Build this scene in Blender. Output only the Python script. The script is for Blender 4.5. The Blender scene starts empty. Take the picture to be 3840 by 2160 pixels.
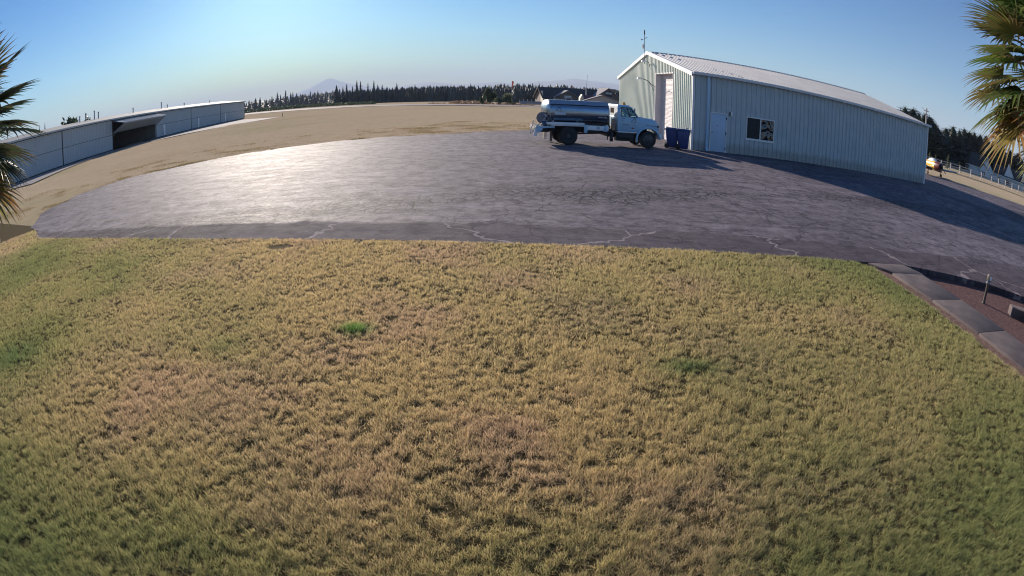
import bpy, math, random
import numpy as np
from mathutils import Vector, Matrix
random.seed(7); RNG = np.random.default_rng(11)
PI = math.pi; R = math.radians
sc = bpy.context.scene; COL = sc.collection

# ------------------------------------------------------------------ camera
LA, LB = 0.000482823294, 1.3e-11          # lens: angle = LA*r + LB*r^3 (r in pixels of a 3840 wide frame)
PITCH, ROLL, H = 0.358034938, 0.014492629, 2.38962
fw = Vector((0, math.cos(PITCH), -math.sin(PITCH))); rt = Vector((1, 0, 0)); up = rt.cross(fw)
rt2 = math.cos(ROLL) * rt + math.sin(ROLL) * up; up2 = -math.sin(ROLL) * rt + math.cos(ROLL) * up
cd = bpy.data.cameras.new('camera'); cam = bpy.data.objects.new('camera', cd); COL.objects.link(cam)
cam.matrix_world = Matrix((( rt2.x, up2.x, -fw.x, 0), (rt2.y, up2.y, -fw.y, 0), (rt2.z, up2.z, -fw.z, H), (0, 0, 0, 1)))
sc.camera = cam
cd.type = 'PANO'; cd.sensor_fit = 'HORIZONTAL'; cd.sensor_width = 36.0; cd.sensor_height = 20.25
cd.clip_start = 0.05; cd.clip_end = 60000
pc = cd if hasattr(cd, 'panorama_type') else cd.cycles
pc.panorama_type = 'FISHEYE_LENS_POLYNOMIAL'; pc.fisheye_fov = R(200)
MM = 36.0 / 3840
pc.fisheye_polynomial_k0 = 0; pc.fisheye_polynomial_k1 = -LA / MM; pc.fisheye_polynomial_k2 = 0
pc.fisheye_polynomial_k3 = -LB / MM ** 3; pc.fisheye_polynomial_k4 = 0

def ray(px, py):
    x, y = px - 1920, py - 1080; r = math.hypot(x, y); th = LA * r + LB * r ** 3
    s = math.sin(th) / r
    return rt2 * (x * s) - up2 * (y * s) + fw * math.cos(th)

def sstep(a, b, x):
    t = np.clip((np.asarray(x, float) - a) / (b - a), 0, 1); return t * t * (3 - 2 * t)

def hz(x, y):
    """height of the terrain"""
    x = np.asarray(x, float); y = np.asarray(y, float)
    e = 0.793 * x + 0.61 * y - 77
    w = sstep(60, 95, y) * (1 - sstep(55, 90, x))
    z = -1.4 * np.clip((e + 20) / 55, 0, 6) * w
    z = np.maximum(z, -6.5)
    z = z - 0.28 * sstep(14, 22, x) * (1 - sstep(15, 24, y)) * sstep(2, 9, y)     # dip added by the hangar's far end to deepen its shadow there
    return z

def hit(px, py, dz=0.0):
    d = ray(px, py); t = 0.0; o = Vector((0, 0, H))
    if d.z > -1e-4: return None
    t = H / -d.z * 0.5; step = t * 0.01
    for _ in range(900):
        p = o + d * t
        if p.z <= float(hz(p.x, p.y)) + dz: break
        t += step
    a, b = t - step, t
    for _ in range(30):
        m = (a + b) / 2; p = o + d * m
        if p.z <= float(hz(p.x, p.y)) + dz: b = m
        else: a = m
    return o + d * b

def polar(az, r, z=None):
    x, y = r * math.sin(R(az)), r * math.cos(R(az))
    return Vector((x, y, float(hz(x, y)) if z is None else z))

# ------------------------------------------------------------------ value noise (numpy)
_T = RNG.random((256, 256))
def vnoise(x, y):
    xi = np.floor(x).astype(int); yi = np.floor(y).astype(int); fx = x - xi; fy = y - yi
    fx = fx * fx * (3 - 2 * fx); fy = fy * fy * (3 - 2 * fy)
    a = _T[xi % 256, yi % 256]; b = _T[(xi + 1) % 256, yi % 256]; c = _T[xi % 256, (yi + 1) % 256]; d = _T[(xi + 1) % 256, (yi + 1) % 256]
    return (a * (1 - fx) + b * fx) * (1 - fy) + (c * (1 - fx) + d * fx) * fy
def fbm(x, y, o=3):
    s = 0; a = 0.5; n = 0
    for k in range(o):
        s = s + a * vnoise(x * 2 ** k + 17 * k, y * 2 ** k + 31 * k); n += a; a *= 0.5
    return s / n

# ------------------------------------------------------------------ materials
class NT:
    def __init__(s, m): s.m = m; s.t = m.node_tree; s.n = s.t.nodes; s.l = s.t.links
    def new(s, typ, **kw):
        n = s.n.new(typ)
        for k, v in kw.items():
            if hasattr(n, k): setattr(n, k, v)
            else: n.inputs[k.replace('_', ' ')].default_value = v
        return n
    def link(s, a, b): s.l.new(a, b)
    def coord(s, scale=(1, 1, 1), out='Object', rot=(0, 0, 0)):
        tc = s.new('ShaderNodeTexCoord'); mp = s.new('ShaderNodeMapping'); mp.inputs['Scale'].default_value = scale; mp.inputs['Rotation'].default_value = rot
        s.link(tc.outputs[out], mp.inputs['Vector']); return mp.outputs[0]
    def noise(s, vec, scale, detail=4, rough=0.55, dist=0.0):
        n = s.new('ShaderNodeTexNoise'); n.inputs['Scale'].default_value = scale; n.inputs['Detail'].default_value = detail
        n.inputs['Roughness'].default_value = rough; n.inputs['Distortion'].default_value = dist
        s.link(vec, n.inputs['Vector']); return n
    def ramp(s, fac, stops):
        r = s.new('ShaderNodeValToRGB'); e = r.color_ramp.elements
        while len(e) < len(stops): e.new(0.5)
        for k, (p, c) in enumerate(stops):
            e[k].position = p; e[k].color = (c, c, c, 1) if isinstance(c, (int, float)) else (*c, 1)
        s.link(fac, r.inputs[0]); return r.outputs[0]
    def mix(s, fac, a, b, blend='MIX'):
        m = s.new('ShaderNodeMix'); m.data_type = 'RGBA'; m.blend_type = blend
        for v, i in ((fac, 0), (a, 6), (b, 7)):
            if isinstance(v, (int, float)): m.inputs[i].default_value = v
            elif isinstance(v, tuple): m.inputs[i].default_value = (*v, 1)
            else: s.link(v, m.inputs[i])
        return m.outputs[2]
    def math(s, op, a, b=0.0, clamp=False):
        m = s.new('ShaderNodeMath'); m.operation = op; m.use_clamp = clamp
        for v, i in ((a, 0), (b, 1)):
            if isinstance(v, (int, float)): m.inputs[i].default_value = v
            else: s.link(v, m.inputs[i])
        return m.outputs[0]

def newmat(name):
    m = bpy.data.materials.new(name); m.use_nodes = True; nt = NT(m)
    b = nt.n['Principled BSDF']; return m, nt, b

def mat(name, col, rough=0.6, metal=0.0, var=0.15, vs=3.0, bump=0.0, bs=40.0, streak=0.0, spec=0.5, coat=0.0, stretch=(1, 1, 1), dirt=0.0):
    m, nt, b = newmat(name)
    v = nt.coord(stretch)
    n = nt.noise(v, vs, 6)
    lo = tuple(c * (1 - var) for c in col); hi = tuple(min(1, c * (1 + var)) for c in col)
    c = nt.ramp(n.outputs['Fac'], [(0.3, lo), (0.7, hi)])
    if streak:
        v2 = nt.coord((9, 9, 0.35)); n2 = nt.noise(v2, 1.0, 5)
        c = nt.mix(nt.ramp(n2.outputs['Fac'], [(0.5, 0.0), (0.75, streak)]), c, tuple(k * 0.45 for k in col))
    if dirt:                                   # splash-back grime on the foot of a wall
        vo = nt.coord(); sz = nt.new('ShaderNodeSeparateXYZ'); nt.link(vo, sz.inputs[0]); nd = nt.noise(vo, 2.5, 6, 0.7)
        hh_ = nt.math('SUBTRACT', sz.outputs[2], nt.math('MULTIPLY', nd.outputs['Fac'], 0.7))
        c = nt.mix(nt.math('MULTIPLY', nt.ramp(hh_, [(0.0, 1.0), (0.28, 0.0)]), dirt), c, (0.20, 0.17, 0.14))
    nt.link(c, b.inputs['Base Color'])
    b.inputs['Metallic'].default_value = metal; b.inputs['Specular IOR Level'].default_value = spec
    rr = nt.ramp(n.outputs['Fac'], [(0.2, max(0.03, rough * 0.85)), (0.8, min(1, rough * 1.15))]); nt.link(rr, b.inputs['Roughness'])
    if coat: b.inputs['Coat Weight'].default_value = coat
    if bump:
        n3 = nt.noise(v, bs, 5); bp = nt.new('ShaderNodeBump'); bp.inputs['Strength'].default_value = bump; bp.inputs['Distance'].default_value = 0.02
        nt.link(n3.outputs['Fac'], bp.inputs['Height']); nt.link(bp.outputs[0], b.inputs['Normal'])
    return m

def leafmat(name, attr=None, col=(0.05, 0.09, 0.03), trans=0.35, var=0.5, vs=0.6, spec=0.25, rough=0.55):
    m, nt, b = newmat(name)
    if attr:
        a = nt.new('ShaderNodeAttribute'); a.attribute_name = attr; c = a.outputs['Color']
    else:
        v = nt.coord(); n = nt.noise(v, vs, 5)
        c = nt.ramp(n.outputs['Fac'], [(0.3, tuple(k * (1 - var) for k in col)), (0.7, tuple(k * (1 + var) for k in col))])
    nt.link(c, b.inputs['Base Color']); b.inputs['Roughness'].default_value = rough; b.inputs['Specular IOR Level'].default_value = spec
    t = nt.new('ShaderNodeBsdfTranslucent'); nt.link(c, t.inputs['Color'])
    mx = nt.new('ShaderNodeMixShader'); mx.inputs[0].default_value = trans
    nt.link(b.outputs[0], mx.inputs[1]); nt.link(t.outputs[0], mx.inputs[2])
    nt.link(mx.outputs[0], nt.n['Material Output'].inputs['Surface']); return m

def glassmat(name, tint=(0.75, 0.85, 0.85), refl=0.12):
    m, nt, b = newmat(name); nt.n.remove(b)
    t = nt.new('ShaderNodeBsdfTransparent'); t.inputs[0].default_value = (*tint, 1)
    g = nt.new('ShaderNodeBsdfGlossy'); g.inputs['Roughness'].default_value = 0.03
    fr = nt.new('ShaderNodeFresnel'); fr.inputs[0].default_value = 1.45
    f = nt.math('ADD', fr.outputs[0], refl * 0.3, True)
    mx = nt.new('ShaderNodeMixShader'); nt.link(f, mx.inputs[0]); nt.link(t.outputs[0], mx.inputs[1]); nt.link(g.outputs[0], mx.inputs[2])
    nt.link(mx.outputs[0], nt.n['Material Output'].inputs['Surface']); return m

def wavyglass(name, dark=(0.012, 0.014, 0.016), strength=0.6, scale=2.2):
    m, nt, b = newmat(name); b.inputs['Base Color'].default_value = (*dark, 1); b.inputs['Roughness'].default_value = 0.04
    b.inputs['Specular IOR Level'].default_value = 0.9
    v = nt.coord((1, 1, 0.8)); n = nt.noise(v, scale, 1.5, 0.5, 0.6); bp = nt.new('ShaderNodeBump'); bp.inputs['Strength'].default_value = strength; bp.inputs['Distance'].default_value = 0.12
    nt.link(n.outputs['Fac'], bp.inputs['Height']); nt.link(bp.outputs[0], b.inputs['Normal']); return m

M = {}
M['panel'] = mat('shade_toned_wall_panel', (0.42, 0.48, 0.49), 0.45, var=0.06, vs=1.2, streak=0.22, dirt=0.5)  # light grey cladding toned darker and bluer for the shaded long wall
M['gable'] = mat('sun_toned_gable_panel', (0.56, 0.62, 0.54), 0.45, var=0.06, vs=1.2, streak=0.12, dirt=0.4)  # same cladding in a lighter tone for the sunlit end
M['trim'] = mat('white_trim', (0.68, 0.69, 0.68), 0.4, var=0.05, vs=2)
M['roof'] = mat('galvalume_roof', (0.33, 0.335, 0.345), 0.55, 0.1, var=0.12, vs=0.8, streak=0.2)
M['door'] = mat('door_paint', (0.40, 0.52, 0.64), 0.4, var=0.04, vs=2)
M['rollup'] = mat('rollup_door_paint', (0.66, 0.62, 0.62), 0.45, var=0.05, vs=2, streak=0.15)
M['black'] = mat('black_rubber', (0.018, 0.018, 0.019), 0.75, var=0.3, vs=8, bump=0.2, bs=60)
M['darkmetal'] = mat('dark_chassis_metal', (0.022, 0.022, 0.024), 0.6, 0.2, var=0.4, vs=5)
M['rim'] = mat('dark_wheel_rim', (0.065, 0.065, 0.068), 0.5, 0.4, var=0.4, vs=9)
M['truckblue'] = mat('pale_blue_truck_paint', (0.32, 0.50, 0.64), 0.32, var=0.05, vs=2, coat=0.4, streak=0.12)
M['truckwhite'] = mat('white_truck_paint', (0.74, 0.77, 0.78), 0.4, var=0.06, vs=3, streak=0.15)
M['alu'] = mat('polished_aluminium_tank', (0.29, 0.35, 0.41), 0.24, 1.0, var=0.06, vs=2.5, streak=0.3, stretch=(0.5, 2, 2))
M['steel'] = mat('bare_steel', (0.36, 0.40, 0.44), 0.4, 0.8, var=0.15, vs=6)
M['rustwood'] = mat('weathered_brown_board', (0.30, 0.20, 0.14), 0.8, var=0.35, vs=5)
M['hose'] = mat('pale_hose', (0.55, 0.50, 0.50), 0.6, var=0.2, vs=10)
M['reel'] = mat('grey_hose_reel', (0.20, 0.20, 0.22), 0.55, 0.3, var=0.3, vs=7)
M['orange'] = mat('amber_beacon', (0.85, 0.40, 0.05), 0.3, var=0.1)
M['bluebox'] = mat('dark_blue_meter', (0.03, 0.07, 0.16), 0.4, var=0.2)
M['navy'] = mat('navy_lettering', (0.012, 0.014, 0.04), 0.6, var=0.1)
M['white'] = mat('white_lettering', (0.8, 0.8, 0.8), 0.6, var=0.03)
M['red'] = mat('dull_red_paint', (0.28, 0.03, 0.025), 0.6, var=0.15)
M['bin'] = mat('blue_bin_plastic', (0.025, 0.045, 0.16), 0.42, var=0.15, vs=4)
M['binlid'] = mat('blue_bin_lid', (0.05, 0.07, 0.18), 0.35, var=0.15, vs=4)
M['glass'] = glassmat('vehicle_glass')
M['winglass'] = mat('screened_window_glass', (0.02, 0.022, 0.026), 0.45, var=0.3, vs=6, spec=0.25)
M['wavy'] = wavyglass('warped_window_glass', strength=1.0, scale=3.0)
M['seat'] = mat('dark_vinyl', (0.05, 0.04, 0.035), 0.6)
M['lamp'] = mat('lamp_glass', (0.8, 0.82, 0.8), 0.2, var=0.03)
M['concrete'] = mat('concrete_path', (0.11, 0.086, 0.084), 0.85, var=0.35, vs=2.6, bump=0.3, bs=90)
M['palecon'] = mat('pale_concrete', (0.27, 0.25, 0.24), 0.95, spec=0.05, var=0.12, vs=0.3)
M['mulch'] = mat('bark_mulch', (0.14, 0.085, 0.08), 0.95, spec=0.05, var=0.6, vs=28, bump=0.45, bs=45)
M['soil'] = mat('edge_soil', (0.20, 0.13, 0.105), 0.95, spec=0.05, var=0.4, vs=14, bump=0.8, bs=50)
M['hangwall'] = mat('pale_hangar_cladding', (0.40, 0.45, 0.47), 0.5, var=0.06, vs=0.4, streak=0.1)
M['hangroof'] = mat('hangar_roof_metal', (0.17, 0.185, 0.19), 0.8, 0.0, var=0.1, vs=0.5)
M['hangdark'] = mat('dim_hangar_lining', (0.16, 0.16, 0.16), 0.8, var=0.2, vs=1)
M['seam'] = mat('dark_door_seam', (0.03, 0.035, 0.04), 0.8)
M['shingle'] = mat('dark_roof_shingle', (0.035, 0.037, 0.042), 0.85, var=0.3, vs=2, bump=0.3, bs=8)
M['greyshingle'] = mat('grey_roof_shingle', (0.24, 0.22, 0.23), 0.85, var=0.2, vs=2)
M['brownsiding'] = mat('brown_board_siding', (0.11, 0.085, 0.075), 0.8, var=0.25, vs=3, stretch=(6, 6, 0.4))
M['cream'] = mat('cream_siding', (0.55, 0.50, 0.38), 0.7, var=0.08)
M['tan'] = mat('tan_metal_siding', (0.40, 0.33, 0.28), 0.6, var=0.12, vs=5, stretch=(5, 5, 0.2))
M['redroof'] = mat('dark_red_roof', (0.14, 0.03, 0.03), 0.6, var=0.2)
M['housewhite'] = mat('white_clapboard', (0.66, 0.69, 0.70), 0.6, var=0.05, vs=3)
M['houseglass'] = mat('dark_house_window', (0.03, 0.035, 0.045), 0.12, var=0.2)
M['litglass'] = mat('pale_house_window', (0.35, 0.42, 0.45), 0.15, var=0.2)
M['fence'] = mat('white_rail_paint', (0.46, 0.43, 0.42), 0.65, var=0.1)
M['pole'] = mat('grey_pole', (0.30, 0.30, 0.31), 0.6, 0.2, var=0.15)
M['windsock'] = mat('orange_windsock_cloth', (0.65, 0.10, 0.04), 0.7, var=0.15)
M['yellow'] = mat('yellow_aircraft_paint', (0.72, 0.40, 0.03), 0.3, var=0.05, coat=0.5)
M['darkgreen'] = mat('dark_wing_paint', (0.035, 0.05, 0.045), 0.35, var=0.1, coat=0.3)
M['maroon'] = mat('maroon_aircraft_paint', (0.13, 0.03, 0.025), 0.4, var=0.1)
M['bark'] = mat('tree_bark', (0.07, 0.055, 0.045), 0.9, var=0.3, vs=4, bump=0.5, bs=12)
M['palmbark'] = mat('palm_fibre_trunk', (0.10, 0.07, 0.045), 0.95, var=0.45, vs=12, bump=1.0, bs=30)
M['fir'] = leafmat('fir_needles', col=(0.032, 0.05, 0.034), trans=0.12, var=0.45, vs=0.35)
M['firfar'] = leafmat('far_fir_needles', col=(0.034, 0.046, 0.044), trans=0.08, var=0.4, vs=0.12)
M['youngfir'] = leafmat('young_fir_needles', col=(0.17, 0.19, 0.07), trans=0.35, var=0.35, vs=1.5)
M['bush'] = leafmat('bush_leaves', col=(0.06, 0.085, 0.045), trans=0.3, var=0.5, vs=0.8)
M['palebush'] = leafmat('pale_bush_leaves', col=(0.14, 0.16, 0.09), trans=0.35, var=0.4, vs=0.8)
M['drybrush'] = leafmat('dry_brush_stems', col=(0.30, 0.21, 0.14), trans=0.3, var=0.3, vs=0.8)
M['palm'] = leafmat('palm_leaflets', attr='tint', trans=0.34, spec=0.4, rough=0.4)
M['blade'] = leafmat('grass_blades', attr='tint', trans=0.42, spec=0.15, rough=0.6)
M['lightpost'] = mat('garden_light_post', (0.10, 0.085, 0.075), 0.6, 0.3, var=0.3)

# ------------------------------------------------------------------ mesh builder
class MB:
    def __init__(s): s.v = []; s.f = []
    def add(s, vs, fs):
        o = len(s.v); s.v += [tuple(v) for v in vs]; s.f += [tuple(i + o for i in f) for f in fs]; return s
    def box(s, x0, x1, y0, y1, z0, z1):
        return s.add([(x0, y0, z0), (x1, y0, z0), (x1, y1, z0), (x0, y1, z0), (x0, y0, z1), (x1, y0, z1), (x1, y1, z1), (x0, y1, z1)],
                     [(3, 2, 1, 0), (4, 5, 6, 7), (0, 1, 5, 4), (1, 2, 6, 5), (2, 3, 7, 6), (3, 0, 4, 7)])
    def hexa(s, b, t):           # bottom 4 and top 4 corner points, both counter-clockwise from above
        return s.add(list(b) + list(t), [(3, 2, 1, 0), (4, 5, 6, 7), (0, 1, 5, 4), (1, 2, 6, 5), (2, 3, 7, 6), (3, 0, 4, 7)])
    def prism(s, poly, axis, a0, a1):   # poly of 2D points; axis 'x': (y,z), 'y': (x,z), 'z': (x,y)
        def P(p, a): return {'x': (a, p[0], p[1]), 'y': (p[0], a, p[1]), 'z': (p[0], p[1], a)}[axis]
        n = len(poly); vs = [P(p, a0) for p in poly] + [P(p, a1) for p in poly]
        fs = [tuple(range(n)), tuple(range(2 * n - 1, n - 1, -1))] + [(i, i + n, (i + 1) % n + n, (i + 1) % n) for i in range(n)]
        return s.add(vs, fs)
    def tube(s, pts, r, n=8, r1=None, cap=True):
        pts = [Vector(p) for p in pts]; k = len(pts); rings = []
        d = (pts[1] - pts[0]).normalized(); ref = Vector((0, 0, 1)) if abs(d.z) < 0.9 else Vector((1, 0, 0)); a = d.cross(ref).normalized()
        for i, p in enumerate(pts):
            dd = (pts[min(i + 1, k - 1)] - pts[max(i - 1, 0)]).normalized()
            a = (a - dd * a.dot(dd)).normalized(); b = dd.cross(a)
            rr = r if r1 is None else r + (r1 - r) * i / (k - 1)
            rings.append([p + (a * math.cos(2 * PI * j / n) + b * math.sin(2 * PI * j / n)) * rr for j in range(n)])
        vs = [v for g in rings for v in g]; fs = []
        for i in range(k - 1):
            for j in range(n): fs.append((i * n + j, i * n + (j + 1) % n, (i + 1) * n + (j + 1) % n, (i + 1) * n + j))
        if cap: fs += [tuple(range(n - 1, -1, -1)), tuple((k - 1) * n + j for j in range(n))]
        return s.add(vs, fs)
    def lathe(s, prof, c, axis='z', n=24):      # prof: (radius, offset along axis)
        vs = []; fs = []; k = len(prof)
        for r, h in prof:
            for j in range(n):
                a = 2 * PI * j / n; p = (r * math.cos(a), r * math.sin(a))
                q = {'z': (p[0], p[1], h), 'y': (p[0], h, p[1]), 'x': (h, p[0], p[1])}[axis]
                vs.append((c[0] + q[0], c[1] + q[1], c[2] + q[2]))
        for i in range(k - 1):
            for j in range(n): fs.append((i * n + j, i * n + (j + 1) % n, (i + 1) * n + (j + 1) % n, (i + 1) * n + j))
        fs += [tuple(range(n)), tuple((k - 1) * n + j for j in range(n))]
        return s.add(vs, fs)
    def build(s, name, m, parent=None, bevel=0.0, smooth=35, loc=None, seg=2):
        me = bpy.data.meshes.new(name); me.from_pydata(s.v, [], s.f)
        import bmesh
        bm = bmesh.new(); bm.from_mesh(me)
        bmesh.ops.recalc_face_normals(bm, faces=bm.faces)
        if bevel:
            es = [e for e in bm.edges if len(e.link_faces) == 2 and e.calc_face_angle(0) > R(25)]
            bmesh.ops.bevel(bm, geom=es, offset=bevel, segments=seg, affect='EDGES', profile=0.5, clamp_overlap=True)
        bm.to_mesh(me); bm.free()
        if smooth:
            me.polygons.foreach_set('use_smooth', [True] * len(me.polygons)); me.set_sharp_from_angle(angle=R(smooth))
        me.materials.append(m); o = bpy.data.objects.new(name, me); COL.objects.link(o)
        if parent: o.parent = parent
        if loc is not None: o.location = loc
        return o

def tag(o, label=None, cat=None, group=None, kind=None):
    if label: o['label'] = label
    if cat: o['category'] = cat
    if group: o['group'] = group
    if kind: o['kind'] = kind
    return o
def thing(name, label, cat, loc=(0, 0, 0), rz=0.0, group=None):
    o = bpy.data.objects.new(name, None); COL.objects.link(o); o.location = loc; o.rotation_euler = (0, 0, rz); o.empty_display_size = 0.3
    return tag(o, label, cat, group)
def copy_tree(o, parent=None):
    c = o.copy(); COL.objects.link(c)
    if parent: c.parent = parent
    for ch in list(o.children): copy_tree(ch, c)
    return c
def npmesh(name, verts, faces_flat, loop_totals, m, parent=None, tint=None, smooth=False):
    me = bpy.data.meshes.new(name); nv = len(verts); nl = len(faces_flat); nf = len(loop_totals)
    me.vertices.add(nv); me.vertices.foreach_set('co', np.ascontiguousarray(verts, dtype=np.float32).ravel())
    me.loops.add(nl); me.loops.foreach_set('vertex_index', np.ascontiguousarray(faces_flat, dtype=np.int32))
    me.polygons.add(nf); st = np.concatenate([[0], np.cumsum(loop_totals)[:-1]]).astype(np.int32)
    me.polygons.foreach_set('loop_start', st); me.polygons.foreach_set('loop_total', np.asarray(loop_totals, dtype=np.int32))
    me.update(calc_edges=True)
    if tint is not None:
        at = me.color_attributes.new('tint', 'FLOAT_COLOR', 'POINT')
        at.data.foreach_set('color', np.concatenate([tint, np.ones((nv, 1))], 1).astype(np.float32).ravel())
    if smooth: me.polygons.foreach_set('use_smooth', [True] * nf)
    me.materials.append(m); o = bpy.data.objects.new(name, me); COL.objects.link(o)
    if parent: o.parent = parent
    return o
def text(body, size, m, parent, loc, rot, name, ext=0.002, align='CENTER', sx=1.0):
    cu = bpy.data.curves.new(name, 'FONT'); cu.body = body; cu.size = size; cu.extrude = ext; cu.align_x = align; cu.align_y = 'CENTER'
    t = bpy.data.objects.new(name + '_curve', cu); COL.objects.link(t)
    dg = bpy.context.evaluated_depsgraph_get(); me = bpy.data.meshes.new_from_object(t.evaluated_get(dg))
    bpy.data.objects.remove(t); bpy.data.curves.remove(cu); me.name = name; me.materials.clear(); me.materials.append(m)
    o = bpy.data.objects.new(name, me); COL.objects.link(o); o.parent = parent; o.location = loc; o.rotation_euler = rot; o.scale = (sx, 1, 1); return o
# ------------------------------------------------------------------ sky, sun, air
SUN_AZ, SUN_EL = R(-26.0), R(16.2)
w = bpy.data.worlds.new('World'); sc.world = w; w.use_nodes = True
wn = w.node_tree.nodes; wl = w.node_tree.links; bg = wn['Background']
sky = wn.new('ShaderNodeTexSky'); sky.sky_type = 'NISHITA'; sky.sun_disc = False
sky.sun_elevation = SUN_EL; sky.sun_rotation = SUN_AZ
sky.air_density = 1.1; sky.dust_density = 0.22; sky.ozone_density = 2.2; sky.altitude = 30
hsv = wn.new('ShaderNodeHueSaturation'); hsv.inputs['Saturation'].default_value = 1.65; wl.new(sky.outputs[0], hsv.inputs['Color'])
mul = wn.new('ShaderNodeMix'); mul.data_type = 'RGBA'; mul.blend_type = 'MULTIPLY'; mul.inputs[0].default_value = 1.0; mul.inputs[7].default_value = (0.51, 0.87, 1.14, 1)
wl.new(hsv.outputs[0], mul.inputs[6]); wl.new(mul.outputs[2], bg.inputs[0]); bg.inputs[1].default_value = 0.05
sc.cycles.use_denoising = True; sc.cycles.filter_width = 1.1
sl = bpy.data.lights.new('sun', 'SUN'); sl.energy = 5.0; sl.angle = R(0.55); sl.color = (1.0, 0.88, 0.76)
so = bpy.data.objects.new('sun', sl); COL.objects.link(so)
sdir = Vector((math.sin(SUN_AZ) * math.cos(SUN_EL), math.cos(SUN_AZ) * math.cos(SUN_EL), math.sin(SUN_EL)))
so.rotation_euler = sdir.to_track_quat('Z', 'Y').to_euler(); so.location = sdir * 50
vs_ = sc.view_settings; vs_.view_transform = 'Standard'; vs_.look = 'None'; vs_.gamma = 1.0; vs_.exposure = 1.12

hm = bpy.data.materials.new('haze_air'); hm.use_nodes = True; hn = hm.node_tree.nodes; hn.remove(hn['Principled BSDF'])
pv = hn.new('ShaderNodeVolumePrincipled'); pv.inputs['Color'].default_value = (0.68, 0.80, 1.0, 1); pv.inputs['Density'].default_value = 1.0e-4
pv.inputs['Anisotropy'].default_value = 0.0
hm.node_tree.links.new(pv.outputs[0], hn['Material Output'].inputs['Volume'])
hb = MB().box(-26000, 26000, -26000, 26000, -9, 980).build('haze', hm, smooth=0); tag(hb, kind='stuff')
tag(hb, 'thin pale morning haze lying over the airfield', 'haze')

# ------------------------------------------------------------------ ground
def field_material():
    m, nt, b = newmat('dry_field_grass'); v = nt.coord()
    n1 = nt.noise(v, 0.045, 6, 0.6); n2 = nt.noise(v, 1.1, 6, 0.65); n3 = nt.noise(v, 11, 4, 0.7)
    c = nt.ramp(n1.outputs['Fac'], [(0.34, (0.62, 0.475, 0.30)), (0.5, (0.63, 0.495, 0.325)), (0.68, (0.50, 0.43, 0.24))])
    c = nt.mix(nt.ramp(n2.outputs['Fac'], [(0.42, 0.0), (0.72, 0.55)]), c, (0.46, 0.33, 0.23))
    c = nt.mix(0.55, c, nt.ramp(n3.outputs['Fac'], [(0.3, 0.45), (0.7, 1.0)]), 'MULTIPLY')
    nt.link(c, b.inputs['Base Color']); b.inputs['Roughness'].default_value = 1.0; b.inputs['Specular IOR Level'].default_value = 0.0
    hsum = nt.math('ADD', nt.math('MULTIPLY', n2.outputs['Fac'], 1.0), nt.math('MULTIPLY', n3.outputs['Fac'], 0.6))
    bp = nt.new('ShaderNodeBump'); bp.inputs['Strength'].default_value = 0.9; bp.inputs['Distance'].default_value = 0.10
    nt.link(hsum, bp.inputs['Height']); nt.link(bp.outputs[0], b.inputs['Normal']); return m
M['field'] = field_material()
rad = np.concatenate([[0.0], np.linspace(0.8, 60, 75), np.geomspace(63, 25500, 80)]); na = 240
th = np.linspace(0, 2 * PI, na, endpoint=False)
gx = (rad[:, None] * np.sin(th)[None, :]); gy = (rad[:, None] * np.cos(th)[None, :])
gz = hz(gx, gy)
bed = sstep(6.25, 6.7, gx) * (1 - sstep(12.5, 13.5, gx)) * (1 - sstep(8.0, 8.8, gy)) * sstep(-3, -2, gy)
gz = gz - 0.3 * bed
und = (fbm(gx * 0.12, gy * 0.12) - 0.5) * 0.22 * sstep(33, 42, np.hypot(gx, gy)) * (1 - sstep(900, 1500, np.hypot(gx, gy)))
inapron = (gx > -22) & (gx < 60) & (gy < 46) & (gy > -10)
gz = gz + np.where(inapron, 0, und) - 0.012
V = np.stack([gx, gy, gz], -1).reshape(-1, 3)
i, j = np.meshgrid(np.arange(len(rad) - 1), np.arange(na), indexing='ij'); j2 = (j + 1) % na
F = np.stack([i * na + j, i * na + j2, (i + 1) * na + j2, (i + 1) * na + j], -1).reshape(-1, 4)
g = npmesh('ground', V, F.ravel(), [4] * len(F), M['field'], smooth=True); tag(g, kind='structure')

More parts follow.
